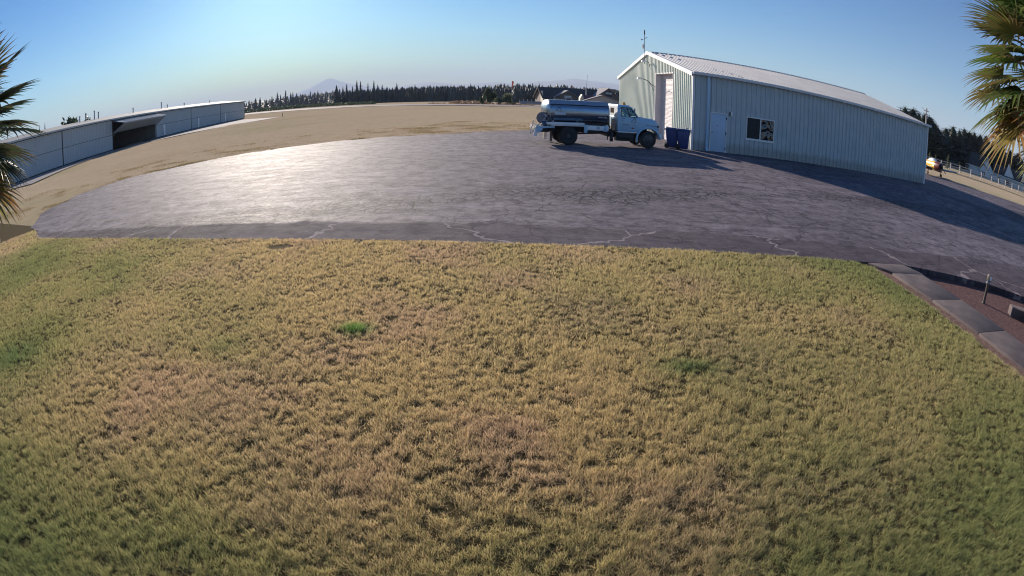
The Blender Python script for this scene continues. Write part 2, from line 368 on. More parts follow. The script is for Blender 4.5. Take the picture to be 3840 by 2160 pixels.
def sheet(name, poly, dz, m, skirt=0.0, jitter=None, step=0.7, cut=1.5, kind='structure'):
    import bmesh
    pts = []
    for k in range(len(poly)):
        a = Vector(poly[k][:2]); b = Vector(poly[(k + 1) % len(poly)][:2]); n = max(1, int((b - a).length / step))
        if jitter is None: n = 1
        nrm = Vector((-(b - a).y, (b - a).x)).normalized()
        for q in range(n):
            p = a.lerp(b, q / n)
            if jitter is not None: p = p + nrm * (float(fbm(np.float64(p.x * 0.8 + 3), np.float64(p.y * 0.8 + 9))) - 0.5) * 2 * jitter(p)
            pts.append(p)
    bm = bmesh.new(); bv = [bm.verts.new((p.x, p.y, 0)) for p in pts]
    from mathutils.geometry import tessellate_polygon
    for t in tessellate_polygon([[Vector((p.x, p.y, 0)) for p in pts]]):
        try: bm.faces.new([bv[q] for q in t])
        except ValueError: pass
    if cut:
        xs = [p.x for p in pts]; ys = [p.y for p in pts]
        for ax, lo, hi in ((0, min(xs), max(xs)), (1, min(ys), max(ys))):
            c = math.ceil(lo / cut) * cut
            while c < hi:
                co = (c, 0, 0) if ax == 0 else (0, c, 0); no = (1, 0, 0) if ax == 0 else (0, 1, 0)
                bmesh.ops.bisect_plane(bm, geom=bm.verts[:] + bm.edges[:] + bm.faces[:], plane_co=co, plane_no=no); c += cut
    for v in bm.verts: v.co.z = float(hz(v.co.x, v.co.y)) + dz
    bm.normal_update()
    for f in bm.faces:
        if f.normal.z < 0: f.normal_flip()
    bm.normal_update()
    if skirt:
        be = [e for e in bm.edges if e.is_boundary]; r = bmesh.ops.extrude_edge_only(bm, edges=be)
        for v in [x for x in r['geom'] if isinstance(x, bmesh.types.BMVert)]: v.co.z -= skirt
    me = bpy.data.meshes.new(name); bm.to_mesh(me); bm.free(); me.materials.append(m)
    o = bpy.data.objects.new(name, me); COL.objects.link(o); return tag(o, kind=kind)

def asphalt_material():
    m, nt, b = newmat('weathered_asphalt'); v = nt.coord()
    sx = nt.new('ShaderNodeSeparateXYZ'); nt.link(v, sx.inputs[0]); X, Y = sx.outputs[0], sx.outputs[1]
    big = nt.noise(v, 0.16, 6, 0.6); mid = nt.noise(v, 0.9, 6, 0.65); fine = nt.noise(v, 38, 3, 0.75); grit = nt.noise(v, 9, 5, 0.7)
    c = nt.ramp(big.outputs['Fac'], [(0.32, (0.15, 0.127, 0.142)), (0.52, (0.205, 0.175, 0.194)), (0.7, (0.265, 0.228, 0.25))])
    c = nt.mix(nt.ramp(mid.outputs['Fac'], [(0.44, 0.0), (0.68, 0.7)]), c, (0.12, 0.102, 0.115))
    c = nt.mix(0.5, c, nt.ramp(fine.outputs['Fac'], [(0.3, 0.35), (0.72, 1.0)]), 'MULTIPLY')
    blot = nt.noise(v, 2.1, 7, 0.72, 0.3); blot2 = nt.noise(v, 5.5, 5, 0.75)
    c = nt.mix(nt.ramp(blot.outputs['Fac'], [(0.50, 0.0), (0.58, 0.8)]), c, (0.07, 0.06, 0.072))
    c = nt.mix(nt.ramp(blot2.outputs['Fac'], [(0.40, 0.6), (0.52, 0.0)]), c, (0.075, 0.064, 0.078))
    c = nt.mix(nt.ramp(blot2.outputs['Fac'], [(0.56, 0.0), (0.72, 0.5)]), c, (0.38, 0.33, 0.35))
    # scuffed streaks running along the apron
    st = nt.coord((0.45, 1.7, 1), rot=(0, 0, 0.12)); sn = nt.noise(st, 0.9, 6, 0.7, 0.4)
    c = nt.mix(nt.ramp(sn.outputs['Fac'], [(0.5, 0.0), (0.66, 0.4)]), c, (0.36, 0.31, 0.33))
    c = nt.mix(nt.ramp(sn.outputs['Fac'], [(0.27, 0.75), (0.42, 0.0)]), c, (0.06, 0.052, 0.064))
    # wandering long cracks
    wv = nt.noise(v, 0.7, 4, 0.6); off = nt.new('ShaderNodeVectorMath'); off.operation = 'MULTIPLY_ADD'
    nt.link(wv.outputs['Color'], off.inputs[0]); off.inputs[1].default_value = (1.6, 1.6, 0); nt.link(v, off.inputs[2])
    off2 = nt.new('ShaderNodeVectorMath'); off2.operation = 'MULTIPLY_ADD'; nt.link(nt.noise(v, 3.0, 3, 0.6).outputs['Color'], off2.inputs[0]); off2.inputs[1].default_value = (0.22, 0.22, 0); nt.link(v, off2.inputs[2])
    def crack(scale, wlo, whi, off=off):
        q = nt.new('ShaderNodeTexVoronoi'); q.voronoi_dimensions = '2D'; q.feature = 'DISTANCE_TO_EDGE'; q.inputs['Scale'].default_value = scale; nt.link(off.outputs[0], q.inputs['Vector'])
        return nt.ramp(q.outputs['Distance'], [(wlo, 1.0), (whi, 0.0)])
    L = crack(0.17, 0.001, 0.0045); L2 = crack(0.42, 0.004, 0.012); L3 = crack(1.1, 0.010, 0.030, off2)
    mk = nt.ramp(nt.noise(v, 0.13, 3).outputs['Fac'], [(0.47, 0.0), (0.56, 1.0)])
    A = crack(3.0, 0.05, 0.11, off2); A2 = crack(6.5, 0.05, 0.14, off2)
    # alligator cracking where wheels pass: a band across the apron
    bandc = nt.math('SUBTRACT', Y, nt.math('ADD', nt.math('MULTIPLY', X, 0.28), 12.3))
    band = nt.ramp(nt.math('ADD', nt.math('ABSOLUTE', bandc), nt.math('MULTIPLY', nt.math('SUBTRACT', big.outputs['Fac'], 0.5), 7.0)), [(0.3, 1.0), (1.15, 0.0)])
    patch = nt.ramp(nt.noise(v, 0.11, 4, 0.6, 0.5).outputs['Fac'], [(0.56, 0.0), (0.64, 1.0)])
    al = nt.math('MAXIMUM', band, patch)
    aa = nt.math('MULTIPLY', nt.math('MAXIMUM', A, nt.math('MULTIPLY', A2, 0.6)), al)
    c = nt.mix(nt.math('MULTIPLY', al, 0.3), c, (0.12, 0.105, 0.115))
    c = nt.mix(nt.math('MULTIPLY', aa, 0.95), c, (0.025, 0.022, 0.027))
    cr = nt.math('MAXIMUM', L, nt.math('MULTIPLY', L2, nt.math('MULTIPLY', mk, 0.9)))
    mk3 = nt.ramp(nt.noise(v, 0.2, 4, 0.6).outputs['Fac'], [(0.48, 0.0), (0.56, 0.8)]); cr = nt.math('MAXIMUM', cr, nt.math('MULTIPLY', L3, mk3))
    c = nt.mix(nt.math('MULTIPLY', cr, 0.85), c, (0.03, 0.026, 0.03))
    # newer dark strip laid beside the lawn, with pale filled cracks
    edge = nt.math('SUBTRACT', Y, nt.math('ADD', nt.math('MULTIPLY', X, -0.06), 9.55))
    strip = nt.math('MULTIPLY', nt.ramp(nt.math('ADD', edge, nt.math('MULTIPLY', nt.math('SUBTRACT', mid.outputs['Fac'], 0.5), 1.1)), [(0.0, 1.0), (0.16, 0.0)]), nt.ramp(X, [(-0.0, 1.0), (1.0, 1.0)]))
    c = nt.mix(nt.math('MULTIPLY', strip, 0.6), c, (0.058, 0.047, 0.058))
    PL = crack(0.36, 0.006, 0.014)
    c = nt.mix(nt.math('MULTIPLY', nt.math('MULTIPLY', PL, strip), 0.8), c, (0.30, 0.25, 0.25))
    nt.link(c, b.inputs['Base Color']); nt.link(nt.ramp(nt.math('ADD', nt.math('MULTIPLY', blot.outputs['Fac'], 0.5), nt.math('MULTIPLY', sn.outputs['Fac'], 0.5)), [(0.42, 0.15), (0.56, 0.05)]), b.inputs['Specular IOR Level'])
    rr = nt.ramp(nt.math('ADD', nt.math('MULTIPLY', sn.outputs['Fac'], 0.6), nt.math('MULTIPLY', grit.outputs['Fac'], 0.4)), [(0.3, 0.90), (0.65, 0.68)])
    rr = nt.mix(strip, rr, (0.95, 0.95, 0.95)); nt.link(rr, b.inputs['Roughness'])
    hgt = nt.math('ADD', nt.math('MULTIPLY', fine.outputs['Fac'], 0.22), nt.math('MULTIPLY', grit.outputs['Fac'], 0.5))
    hgt = nt.math('ADD', hgt, nt.math('MULTIPLY', blot.outputs['Fac'], 1.0))
    hgt = nt.math('SUBTRACT', hgt, nt.math('MULTIPLY', nt.math('MAXIMUM', aa, cr), 0.3))
    bp = nt.new('ShaderNodeBump'); bp.inputs['Strength'].default_value = 0.5; bp.inputs['Distance'].default_value = 0.02
    nt.link(hgt, bp.inputs['Height']); nt.link(bp.outputs[0], b.inputs['Normal']); return m
M['asphalt'] = asphalt_material()
NEAR = [(-13.6, 9.9), (-6.1, 8.85), (-1.9, 8.5), (1.3, 8.32), (5.0, 8.17), (6.64, 8.05)]
APRON = NEAR + [(7.77, 7.99), (8.97, 7.57), (10.04, 7.03), (10.95, 6.26), (12.0, 5.1), (13, 3.4), (14, 0), (14, -8), (60, -8), (58, 20), (50.8, 31.65), (44.2, 35.25), (42.4, 39.25),
         (39.5, 40.7), (36, 44), (30, 50), (9, 52), (4.5, 45), (1.16, 34.8), (-4.35, 31.0), (-8.7, 29.7), (-12.7, 27.2), (-16.4, 24.4), (-19.66, 20.8), (-20.1, 17.9), (-19, 14), (-16.4, 11.7)]
ap = sheet('apron_pavement', APRON, 0.006, M['asphalt'], skirt=0.2, jitter=lambda p: 0.0 if (p.x > 6.3 and p.y < 9) else (0.10 if p.y < 10 else 0.28))

def px_strip(uppr, lowr): return [hit(*p) for p in uppr] + [hit(*p) for p in reversed(lowr)]
rw = [(919, 425.5), (1124, 408.5), (1310, 397.5), (1480, 392.5), (1636, 391), (1844, 393.7), (2060, 399), (2200, 405)]
rl = [(919, 430.5), (1124, 413.8), (1310, 402.5), (1480, 397), (1636, 395.5), (1844, 398.2), (2060, 405), (2200, 412)]
runway = sheet('runway_pavement', px_strip(rw, rl), 0.05, mat('worn_runway_asphalt', (0.24, 0.215, 0.215), 0.95, spec=0.05, var=0.2, vs=0.3), cut=8)
tax = sheet('taxiway_pavement', [hit(1049, 440), hit(860, 471.5), hit(700, 502), hit(500, 547), hit(300, 612), hit(120, 690), (-75, 30, 0), (-85, 45, 0), (-78, 90, 0), (-72.5, 128, 0)], 0.03, M['palecon'], cut=6)
fence_strip = sheet('dark_strip', [(64, 64), (73.8, 55.6), (77.2, 48.6), (84, 30), (86, 30), (79, 49.5), (75.3, 57.2), (66, 66)], 0.02, mat('dark_strip_surface', (0.05, 0.045, 0.05), 0.8, var=0.2), cut=4)  # thin dark strip on the ground below the rail fence

# lawn soil, planting bed, path
LAWN = [(-40, -4), (6.5, -4), (6.56, 3.2), (6.58, 5.6), (6.55, 7.72), (6.35, 8.0), (5.0, 8.10), (1.3, 8.25), (-1.9, 8.43), (-6.1, 8.78), (-13.6, 9.83), (-16.6, 11.8), (-24, 14), (-40, 20)]
lawnsoil = sheet('lawn', LAWN, 0.0, mat('lawn_thatch', (0.085, 0.062, 0.028), 1.0, spec=0.02, var=0.4, vs=22, bump=0.25, bs=60), skirt=0.3, cut=2)
edge_s = sheet('edge_ground', [(6.45, -4), (6.93, -4), (6.93, 6.2), (6.95, 7.5), (6.66, 8.03), (6.4, 8.03), (6.45, 7.7)], -0.035, M['soil'], cut=0.5)
bedo = sheet('bed_ground', [(7.75, -4), (13.9, -4), (13.9, 3), (12.2, 5.3), (11.1, 6.3), (10.1, 7.1), (9.0, 7.65), (7.9, 7.98), (7.75, 7.6)], -0.12, M['mulch'], cut=0.6)
# ------------------------------------------------------------------ concrete path slabs and kerb block
ys = [8.0, 7.43, 6.11, 4.76, 3.42, 2.08, 0.74, -0.6]
path = tag(thing('path', None, None, (7.4, 4, 0)), kind='structure')
for k in range(len(ys) - 1):
    y1, y0 = ys[k] - 0.005, ys[k + 1] + 0.005
    a = [(6.92 - 7.4, y0 - 4), (7.85 - 7.4, y0 - 4), ((7.85 if k else 7.75) - 7.4, y1 - 4), ((6.92 if k else 6.66) - 7.4, y1 - 4)]
    if k == 0: a = [(6.98 - 7.4, y0 - 4), (7.93 - 7.4, y0 - 4), (7.74 - 7.4, y1 - 4), (6.67 - 7.4, y1 - 4)]
    o = MB().prism(a, 'z', -0.15, 0.012).build('slab', M['concrete'], path, bevel=0.008)
kb = MB().prism([(9.42, 5.78), (11.5, 4.35), (11.33, 4.12), (9.27, 5.55)], 'z', -0.2, 0.06).build('garden_kerb', M['concrete'], bevel=0.015)
tag(kb, 'grey concrete kerb block in the mulch bed behind the garden light', 'kerb')

# garden light in the bed
gl = thing('garden_light', 'short bronze garden light with slanted white lamp head in the mulch bed', 'garden light', (8.95, 6.25, -0.12))
MB().lathe([(0.05, 0), (0.05, 0.012), (0.036, 0.03), (0.034, 0.37), (0.042, 0.385), (0.042, 0.41), (0.03, 0.42)], (0, 0, 0)).build('post', M['lightpost'], gl)
MB().lathe([(0.062, 0.40), (0.066, 0.415), (0.03, 0.45)], (0, 0, 0)).build('collar', M['steel'], gl)
hd = MB().hexa([(-0.055, -0.045, 0.46), (0.055, -0.045, 0.44), (0.055, 0.045, 0.44), (-0.055, 0.045, 0.46)], [(-0.045, -0.035, 0.585), (0.08, -0.035, 0.545), (0.08, 0.035, 0.545), (-0.045, 0.035, 0.585)]).build('lamp_head', M['lightpost'], gl, bevel=0.008)
MB().hexa([(-0.035, -0.049, 0.475), (0.045, -0.049, 0.46), (0.045, -0.0455, 0.46), (-0.035, -0.0455, 0.475)], [(-0.03, -0.039, 0.565), (0.062, -0.039, 0.537), (0.062, -0.0355, 0.537), (-0.03, -0.0355, 0.565)]).build('lens', M['lamp'], hd)

# ------------------------------------------------------------------ lawn grass
EDX = [-40, -24, -16.6, -13.6, -6.1, -1.9, 1.3, 5.0, 6.35, 6.55]; EDY = [20, 14, 11.8, 9.86, 8.82, 8.47, 8.29, 8.14, 8.02, 7.75]
def blades(name, P, hgt, wid, lean, tint, m, label, cat):
    n = len(P); a = RNG.random(n) * 2 * PI; face = RNG.random(n) * 2 * PI
    dx, dy = np.cos(face) * wid / 2, np.sin(face) * wid / 2; lx, ly = np.cos(a) * lean * hgt, np.sin(a) * lean * hgt
    x, y, z = P[:, 0], P[:, 1], P[:, 2]
    bend = np.clip(1.15 - 0.28 * lean, 0.45, 1)
    v = np.stack([np.stack([x - dx, y - dy, z - 0.004], 1), np.stack([x + dx, y + dy, z - 0.004], 1), np.stack([x + lx, y + ly, z + hgt * bend], 1)], 1).reshape(-1, 3)
    f = np.arange(3 * n)
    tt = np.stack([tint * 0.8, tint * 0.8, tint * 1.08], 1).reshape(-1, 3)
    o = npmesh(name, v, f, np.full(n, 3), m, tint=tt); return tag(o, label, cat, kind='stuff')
def scatter(n, rmin, rmax, dens):
    """polar scatter with a density that falls with distance"""
    rr = np.linspace(rmin, rmax, 400); pdf = dens(rr) * rr; cdf = np.cumsum(pdf); cdf /= cdf[-1]
    r = np.interp(RNG.random(n), cdf, rr); a = R(-84) + RNG.random(n) * R(168)
    return r * np.sin(a), r * np.cos(a), r
N = 3000000
x, y, r = scatter(N, 0.7, 19, lambda r: 1 / (1 + (r / 2.6) ** 1.75))
ok = (y < np.interp(x, EDX, EDY) + 0.05 * (fbm(x * 5, y * 5) - 0.2)) & (x < 6.58 + 0.30 * (fbm(x * 3, y * 3) - 0.5) * (0.3 + RNG.random(N))) & (y > -0.2)
cl = 0.75 * fbm(x * 20, y * 20, 2) + 0.25 * fbm(x * 2.6 + 9, y * 2.6, 2); cl2 = fbm(x * 1.1 + 40, y * 1.1 + 7, 3)
ok &= RNG.random(N) < np.clip((cl - 0.28) * 4.6, 0.06, 1)
hole = np.hypot((x + 3.9) / 1.6, y - 8.16) < 0.16; ok &= ~hole
x, y, r, cl, cl2 = x[ok], y[ok], r[ok], cl[ok], cl2[ok]; n = len(x)
big = fbm(x * 0.28 + 5, y * 0.28 + 11, 4); mid = fbm(x * 0.9 + 50, y * 0.9 + 3, 3); rnd = RNG.random(n)
def blob(cx, cy, rx, ry=None): return np.exp(-(((x - cx) / rx) ** 2 + ((y - cy) / (ry or rx)) ** 2))
tuft = blob(-1.64, 5.06, 0.17, 0.12) * np.clip(0.4 + RNG.random(n) * 1.2, 0, 1); dk = blob(1.68, 4.32, 0.30, 0.15) * 0.6 + blob(-6.4, 3.6, 0.45) * 0.5 + blob(-3.0, 4.5, 0.25) * 0.2
green = np.clip(0.34 + (big - 0.5) * 2.4 + np.clip(np.abs(x) - 2.4, -1, 3) * 0.075 + sstep(3.4, 1.0, y) * 0.38 + sstep(1.0, 3.5, x) * sstep(5.0, 2.0, y) * 0.2 + (RNG.random(n) - 0.5) * 0.5, 0, 1)
green = np.clip(green + tuft + dk * 0.8, 0, 1)
straw = np.stack([0.78 + 0 * x, 0.60 + 0 * x, 0.32 + 0 * x], 1); pink = np.array([0.76, 0.52, 0.39]); yg = np.array([0.42, 0.42, 0.165]); dg = np.array([0.20, 0.29, 0.11]); gg = np.array([0.22, 0.42, 0.10])
pk = np.clip((mid - 0.50) * 3.5 + (RNG.random(n) - 0.5) * 0.8, 0, 0.55)[:, None]
c = straw * (1 - pk) + pink * pk
gm = np.clip(green * 1.15 + (rnd - 0.5) * 0.7, 0, 1)[:, None]; c = c * (1 - gm) + yg * gm
dm = np.clip(dk * 0.9 + np.clip(green - 0.72, 0, 1) * 1.3, 0, 1)[:, None]; c = c * (1 - dm) + dg * dm
tm = np.clip(tuft * 1.1, 0, 1)[:, None]; c = c * (1 - tm) + gg * tm
c = c * (0.7 + 0.6 * RNG.random(n))[:, None]
hg = (0.017 + 0.024 * np.clip((cl - 0.3) * 2.4, 0, 1) + 0.010 * cl2) * (0.65 + 0.7 * RNG.random(n)) * (1 + 1.0 * tuft + 0.35 * np.clip(dk, 0, 1))
wd = (0.0022 + 0.00065 * r) * (0.7 + 0.6 * RNG.random(n))
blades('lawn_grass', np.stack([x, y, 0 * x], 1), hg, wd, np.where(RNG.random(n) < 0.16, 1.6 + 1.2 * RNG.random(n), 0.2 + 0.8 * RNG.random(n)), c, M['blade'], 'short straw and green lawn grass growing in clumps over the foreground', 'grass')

# dry weeds along the apron's far edge and out over the field
N = 130000
fe = np.array([(-19, 14), (-20.1, 17.9), (-19.66, 20.8), (-16.4, 24.4), (-12.7, 27.2), (-8.7, 29.7), (-4.35, 31.0), (1.16, 34.8), (4.5, 45)])
sl_ = np.concatenate([[0], np.cumsum(np.hypot(*np.diff(fe, axis=0).T))]); t = RNG.random(N) * sl_[-1]
ex = np.interp(t, sl_, fe[:, 0]); ey = np.interp(t, sl_, fe[:, 1]); k = np.clip(np.searchsorted(sl_, t) - 1, 0, len(fe) - 2)
d = np.diff(fe, axis=0)[k]; d = d / np.hypot(d[:, 0], d[:, 1])[:, None]; off = RNG.random(N) ** 1.8 * 9.0 - 0.25
x = ex - d[:, 1] * off; y = ey + d[:, 0] * off
q = fbm(x * 0.7, y * 0.7, 4); ok = (RNG.random(N) < np.clip((q - 0.42) * 2.2, 0, 1)); x, y, off, q = x[ok], y[ok], off[ok], q[ok]; n = len(x)
c = np.where((q > 0.62)[:, None], np.array([0.30, 0.24, 0.12]), np.array([0.42, 0.30, 0.20])) * (0.6 + 0.7 * RNG.random(n))[:, None]
blades('verge_weeds', np.stack([x, y, 0 * x], 1), (0.03 + 0.08 * np.clip(q - 0.4, 0, 1)) * (0.6 + 0.8 * RNG.random(n)), 0.022 * np.ones(n), 0.3 + 0.8 * RNG.random(n), c, M['blade'], 'dry brown weeds along the far edge of the apron', 'weeds')
# ------------------------------------------------------------------ the big metal hangar on the right
BX, BY, BAL, BL, BW, HE, HR = 9.0495, 26.9452, 0.0404549, 18.7615, 16.93, 4.07, 5.66
hg_ = thing('metal_hangar', 'pale ribbed metal hangar with gable roof, roll-up door and side window beside the apron', 'hangar', (BX, BY, 0), BAL)
hroot = hg_
def ribwall(P, L, ztop, openings, sp, rw_, rt_, rh, off=0.15, z0=0.0):
    mb = MB(); xs = sorted(set([0, L] + [o[0] for o in openings] + [o[1] for o in openings] + [off + k * sp for k in range(int(L / sp) + 1) if 0 < off + k * sp < L] + [L / 2]))
    def spans(x0, x1, zt):
        s = [(z0, zt)]
        for a, b, c, d in openings:
            if x0 < b - 1e-4 and x1 > a + 1e-4:
                n = []
                for p, q in s:
                    if c > p: n.append((p, min(q, c)))
                    if d < q: n.append((max(p, d), q))
                s = n
        return s
    for a, b in zip(xs[:-1], xs[1:]):
        za, zb = ztop(a), ztop(b)
        for p, q in spans(a, b, min(za, zb) + 1e-6):
            top = abs(q - min(za, zb)) < 1e-3
            mb.add([P(a, 0, p), P(b, 0, p), P(b, 0, zb if top else q), P(a, 0, za if top else q)], [(0, 1, 2, 3)])
    k = 0
    while off + k * sp < L - 0.05:
        x = off + k * sp; k += 1
        if x < 0.05: continue
        for p, q in spans(x - rw_ / 2, x + rw_ / 2, ztop(x) - 0.02):
            if q - p < 0.05: continue
            b = [P(x - rw_ / 2, -0.001, p), P(x - rt_ / 2, rh, p), P(x + rt_ / 2, rh, p), P(x + rw_ / 2, -0.001, p)]
            t = [P(x - rw_ / 2, -0.001, q), P(x - rt_ / 2, rh, q), P(x + rt_ / 2, rh, q), P(x + rw_ / 2, -0.001, q)]
            mb.add(b + t, [(0, 1, 5, 4), (1, 2, 6, 5), (2, 3, 7, 6), (0, 3, 2, 1), (4, 5, 6, 7)])
    return mb
PF = lambda s, o, z: (s, -o, z)
PG = lambda s, o, z: (-o, s, z)
zg = lambda s: HE + (HR - HE) * (1 - abs(s - BW / 2) / (BW / 2))
DO = (1.03, 1.99, -0.1, 2.12); WO = (3.20, 5.05, 0.90, 2.14)
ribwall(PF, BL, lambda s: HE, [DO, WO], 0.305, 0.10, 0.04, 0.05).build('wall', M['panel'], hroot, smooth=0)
RO = (3.30, 6.72, -0.1, 4.12)
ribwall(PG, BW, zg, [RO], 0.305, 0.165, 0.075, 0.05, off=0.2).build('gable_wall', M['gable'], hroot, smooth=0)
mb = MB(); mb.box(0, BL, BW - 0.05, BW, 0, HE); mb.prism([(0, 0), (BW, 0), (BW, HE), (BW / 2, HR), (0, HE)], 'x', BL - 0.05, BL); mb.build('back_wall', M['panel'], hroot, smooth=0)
# roof with standing ribs
mb = MB(); ov = 0.14; sl2 = (HR - HE) / (BW / 2)
def zr(y): return HR - abs(y - BW / 2) * sl2
for sg in (0, 1):
    ya, yb = (-ov, BW / 2) if sg == 0 else (BW + ov, BW / 2)
    za, zb = zr(ya), zr(yb)
    mb.hexa([(-0.12, ya, za), (BL + 0.12, ya, za), (BL + 0.12, yb, zb), (-0.12, yb, zb)], [(-0.12, ya, za + 0.05), (BL + 0.12, ya, za + 0.05), (BL + 0.12, yb, zb + 0.05), (-0.12, yb, zb + 0.05)])
    k = 0
    while 0.02 + k * 0.305 < BL:
        xx = 0.02 + k * 0.305; k += 1
        b = [(xx - .05, ya, za + .048), (xx + .05, ya, za + .048), (xx + .05, yb, zb + .048), (xx - .05, yb, zb + .048)]
        mb.hexa(b, [(xx - .018, ya, za + .092), (xx + .018, ya, za + .092), (xx + .018, yb, zb + .092), (xx - .018, yb, zb + .092)])
rf = mb.build('roof', M['roof'], hroot, smooth=0)
mb = MB(); x0 = 0.15
while x0 < BL - 0.3:
    mb.prism([(BW / 2 - 0.22, HR + 0.02), (BW / 2 - 0.2, HR + 0.05), (BW / 2, HR + 0.115), (BW / 2 + 0.2, HR + 0.05), (BW / 2 + 0.22, HR + 0.02)], 'x', x0, x0 + 0.57); x0 += 0.61
mb.build('ridge_cap', M['roof'], rf, smooth=0)
# gutter, rake trim, corner trim
MB().prism([(-0.16, HE - 0.05), (-0.29, HE - 0.05), (-0.31, HE + 0.06), (-0.31, HE + 0.10), (-0.16, HE + 0.10)], 'x', -0.13, BL + 0.13).build('gutter', M['trim'], hroot, smooth=0)
mb = MB()
for ya, yb in ((-ov - 0.02, BW / 2), (BW / 2, BW + ov)):
    za, zb = zr(ya), zr(yb)
    mb.hexa([(-0.17, ya, za - 0.12), (-0.125, ya, za - 0.12), (-0.125, yb, zb - 0.12), (-0.17, yb, zb - 0.12)], [(-0.17, ya, za + 0.11), (-0.125, ya, za + 0.11), (-0.125, yb, zb + 0.11), (-0.17, yb, zb + 0.11)])
    mb.hexa([(-0.125, ya, za - 0.125), (0.0, ya, za - 0.125), (0.0, yb, zb - 0.125), (-0.125, yb, zb - 0.125)], [(-0.125, ya, za - 0.1), (0.0, ya, za - 0.1), (0.0, yb, zb - 0.1), (-0.125, yb, zb - 0.1)])
mb.build('rake_trim', M['trim'], hroot, smooth=0)
MB().box(-0.045, 0.07, -0.045, 0.07, 0.0, HE - 0.06).build('corner_trim', M['trim'], hroot, smooth=0)
MB().box(BL - 0.07, BL + 0.045, -0.045, 0.07, 0.0, HE - 0.06).build('corner_trim', M['trim'], hroot, smooth=0)
mb = MB(); mb.box(0.76, 0.90, -0.15, -0.045, 0.28, HE - 0.05); mb.hexa([(0.755, -0.26, 0.04), (0.905, -0.26, 0.04), (0.905, -0.14, 0.04), (0.755, -0.14, 0.04)], [(0.76, -0.15, 0.27), (0.90, -0.15, 0.27), (0.90, -0.045, 0.27), (0.76, -0.045, 0.27)])
for z in (0.42, 1.9, 3.4): mb.box(0.74, 0.92, -0.155, -0.035, z, z + 0.04)
mb.build('downspout', M['truckblue'], hroot, smooth=0)
# personnel door
dr = MB().box(1.06, 1.96, -0.03, 0.03, 0.02, 2.06).build('door', M['door'], hroot, bevel=0.006)
mb = MB(); mb.box(1.005, 1.055, -0.055, 0.05, 0, 2.07); mb.box(1.965, 2.015, -0.055, 0.05, 0, 2.07); mb.box(1.005, 2.015, -0.055, 0.05, 2.072, 2.125); mb.build('door_frame', M['trim'], dr, smooth=0)
MB().lathe([(0.03, 0), (0.03, -0.012), (0.014, -0.02), (0.014, -0.04), (0.03, -0.05), (0.033, -0.068), (0.02, -0.08)], (1.125, -0.03, 1.05), 'y', 16).build('knob', M['darkmetal'], dr)
MB().lathe([(0.062, 0), (0.062, -0.006)], (1.125, -0.031, 1.05), 'y', 20).build('knob_plate', M['white'], dr); MB().lathe([(0.058, 0), (0.058, -0.006)], (1.45, -0.031, 1.43), 'y', 20).build('lock_plate', M['white'], dr)
MB().lathe([(0.035, 0), (0.03, -0.014)], (1.45, -0.037, 1.43), 'y', 16).build('keyhole', M['navy'], dr)
for z in (0.22, 1.05, 1.85): MB().box(1.945, 1.985, -0.066, -0.031, z - 0.07, z + 0.07).build('hinge', M['darkmetal'], dr, smooth=0)
wl_ = MB().box(2.18, 2.29, -0.13, -0.001, 2.02, 2.26).build('wall_light', M['trim'], hroot, bevel=0.01)
MB().box(2.155, 2.178, -0.10, -0.001, 2.03, 2.25).build('bracket', M['darkmetal'], wl_, smooth=0)
# sliding window
wf = MB(); a, b, c, d = WO; t = 0.055
wf.box(a, b, -0.06, 0.03, c, c + t); wf.box(a, b, -0.06, 0.03, d - t, d); wf.box(a, a + t, -0.058, 0.03, c + t, d - t); wf.box(b - t, b, -0.058, 0.03, c + t, d - t); wf.box(4.08, 4.15, -0.057, 0.03, c + t, d - t)
wf.box(a - 0.03, b + 0.03, -0.075, -0.061, c - 0.05, c + 0.0)
wf = wf.build('window', M['trim'], hroot, smooth=0)
pn = MB().box(a + t, 4.08, -0.020, -0.010, c + t, d - t).build('pane', M['winglass'], wf, smooth=0)
mb = MB(); mb.box(a + t, 4.08, -0.045, -0.022, c + t, c + t + 0.035); mb.box(a + t, 4.08, -0.045, -0.022, d - t - 0.035, d - t); mb.box(a + t, a + t + 0.035, -0.045, -0.022, c + t + 0.035, d - t - 0.035); mb.box(4.04, 4.08, -0.045, -0.022, c + t + .035, d - t - .035)
mb.build('sash', M['darkmetal'], wf, smooth=0)
MB().box(4.15, b - t, -0.034, -0.024, c + t, d - t).build('pane', M['wavy'], wf, smooth=0)
# roll-up door in its recess
mb = MB(); z = 0.0
while z < 4.1:
    mb.prism([(0.36 + a_, z + b_) for a_, b_ in ((0, 0), (0.014, 0.008), (0.014, 0.05), (0, 0.06), (-0.018, 0.07), (0, 0.08), (0.05, 0.08), (0.05, 0))], 'y', 3.30, 6.72); z += 0.08
ru = mb.build('roll_up_door', M['rollup'], hroot, smooth=0)
mb = MB(); mb.box(-0.03, 0.40, 3.24, 3.298, 0, 4.125); mb.box(-0.03, 0.40, 6.722, 6.80, 0, 4.125); mb.box(-0.03, 0.40, 3.24, 6.80, 4.127, 4.20); mb.build('door_jamb', M['rollup'], ru, smooth=0)
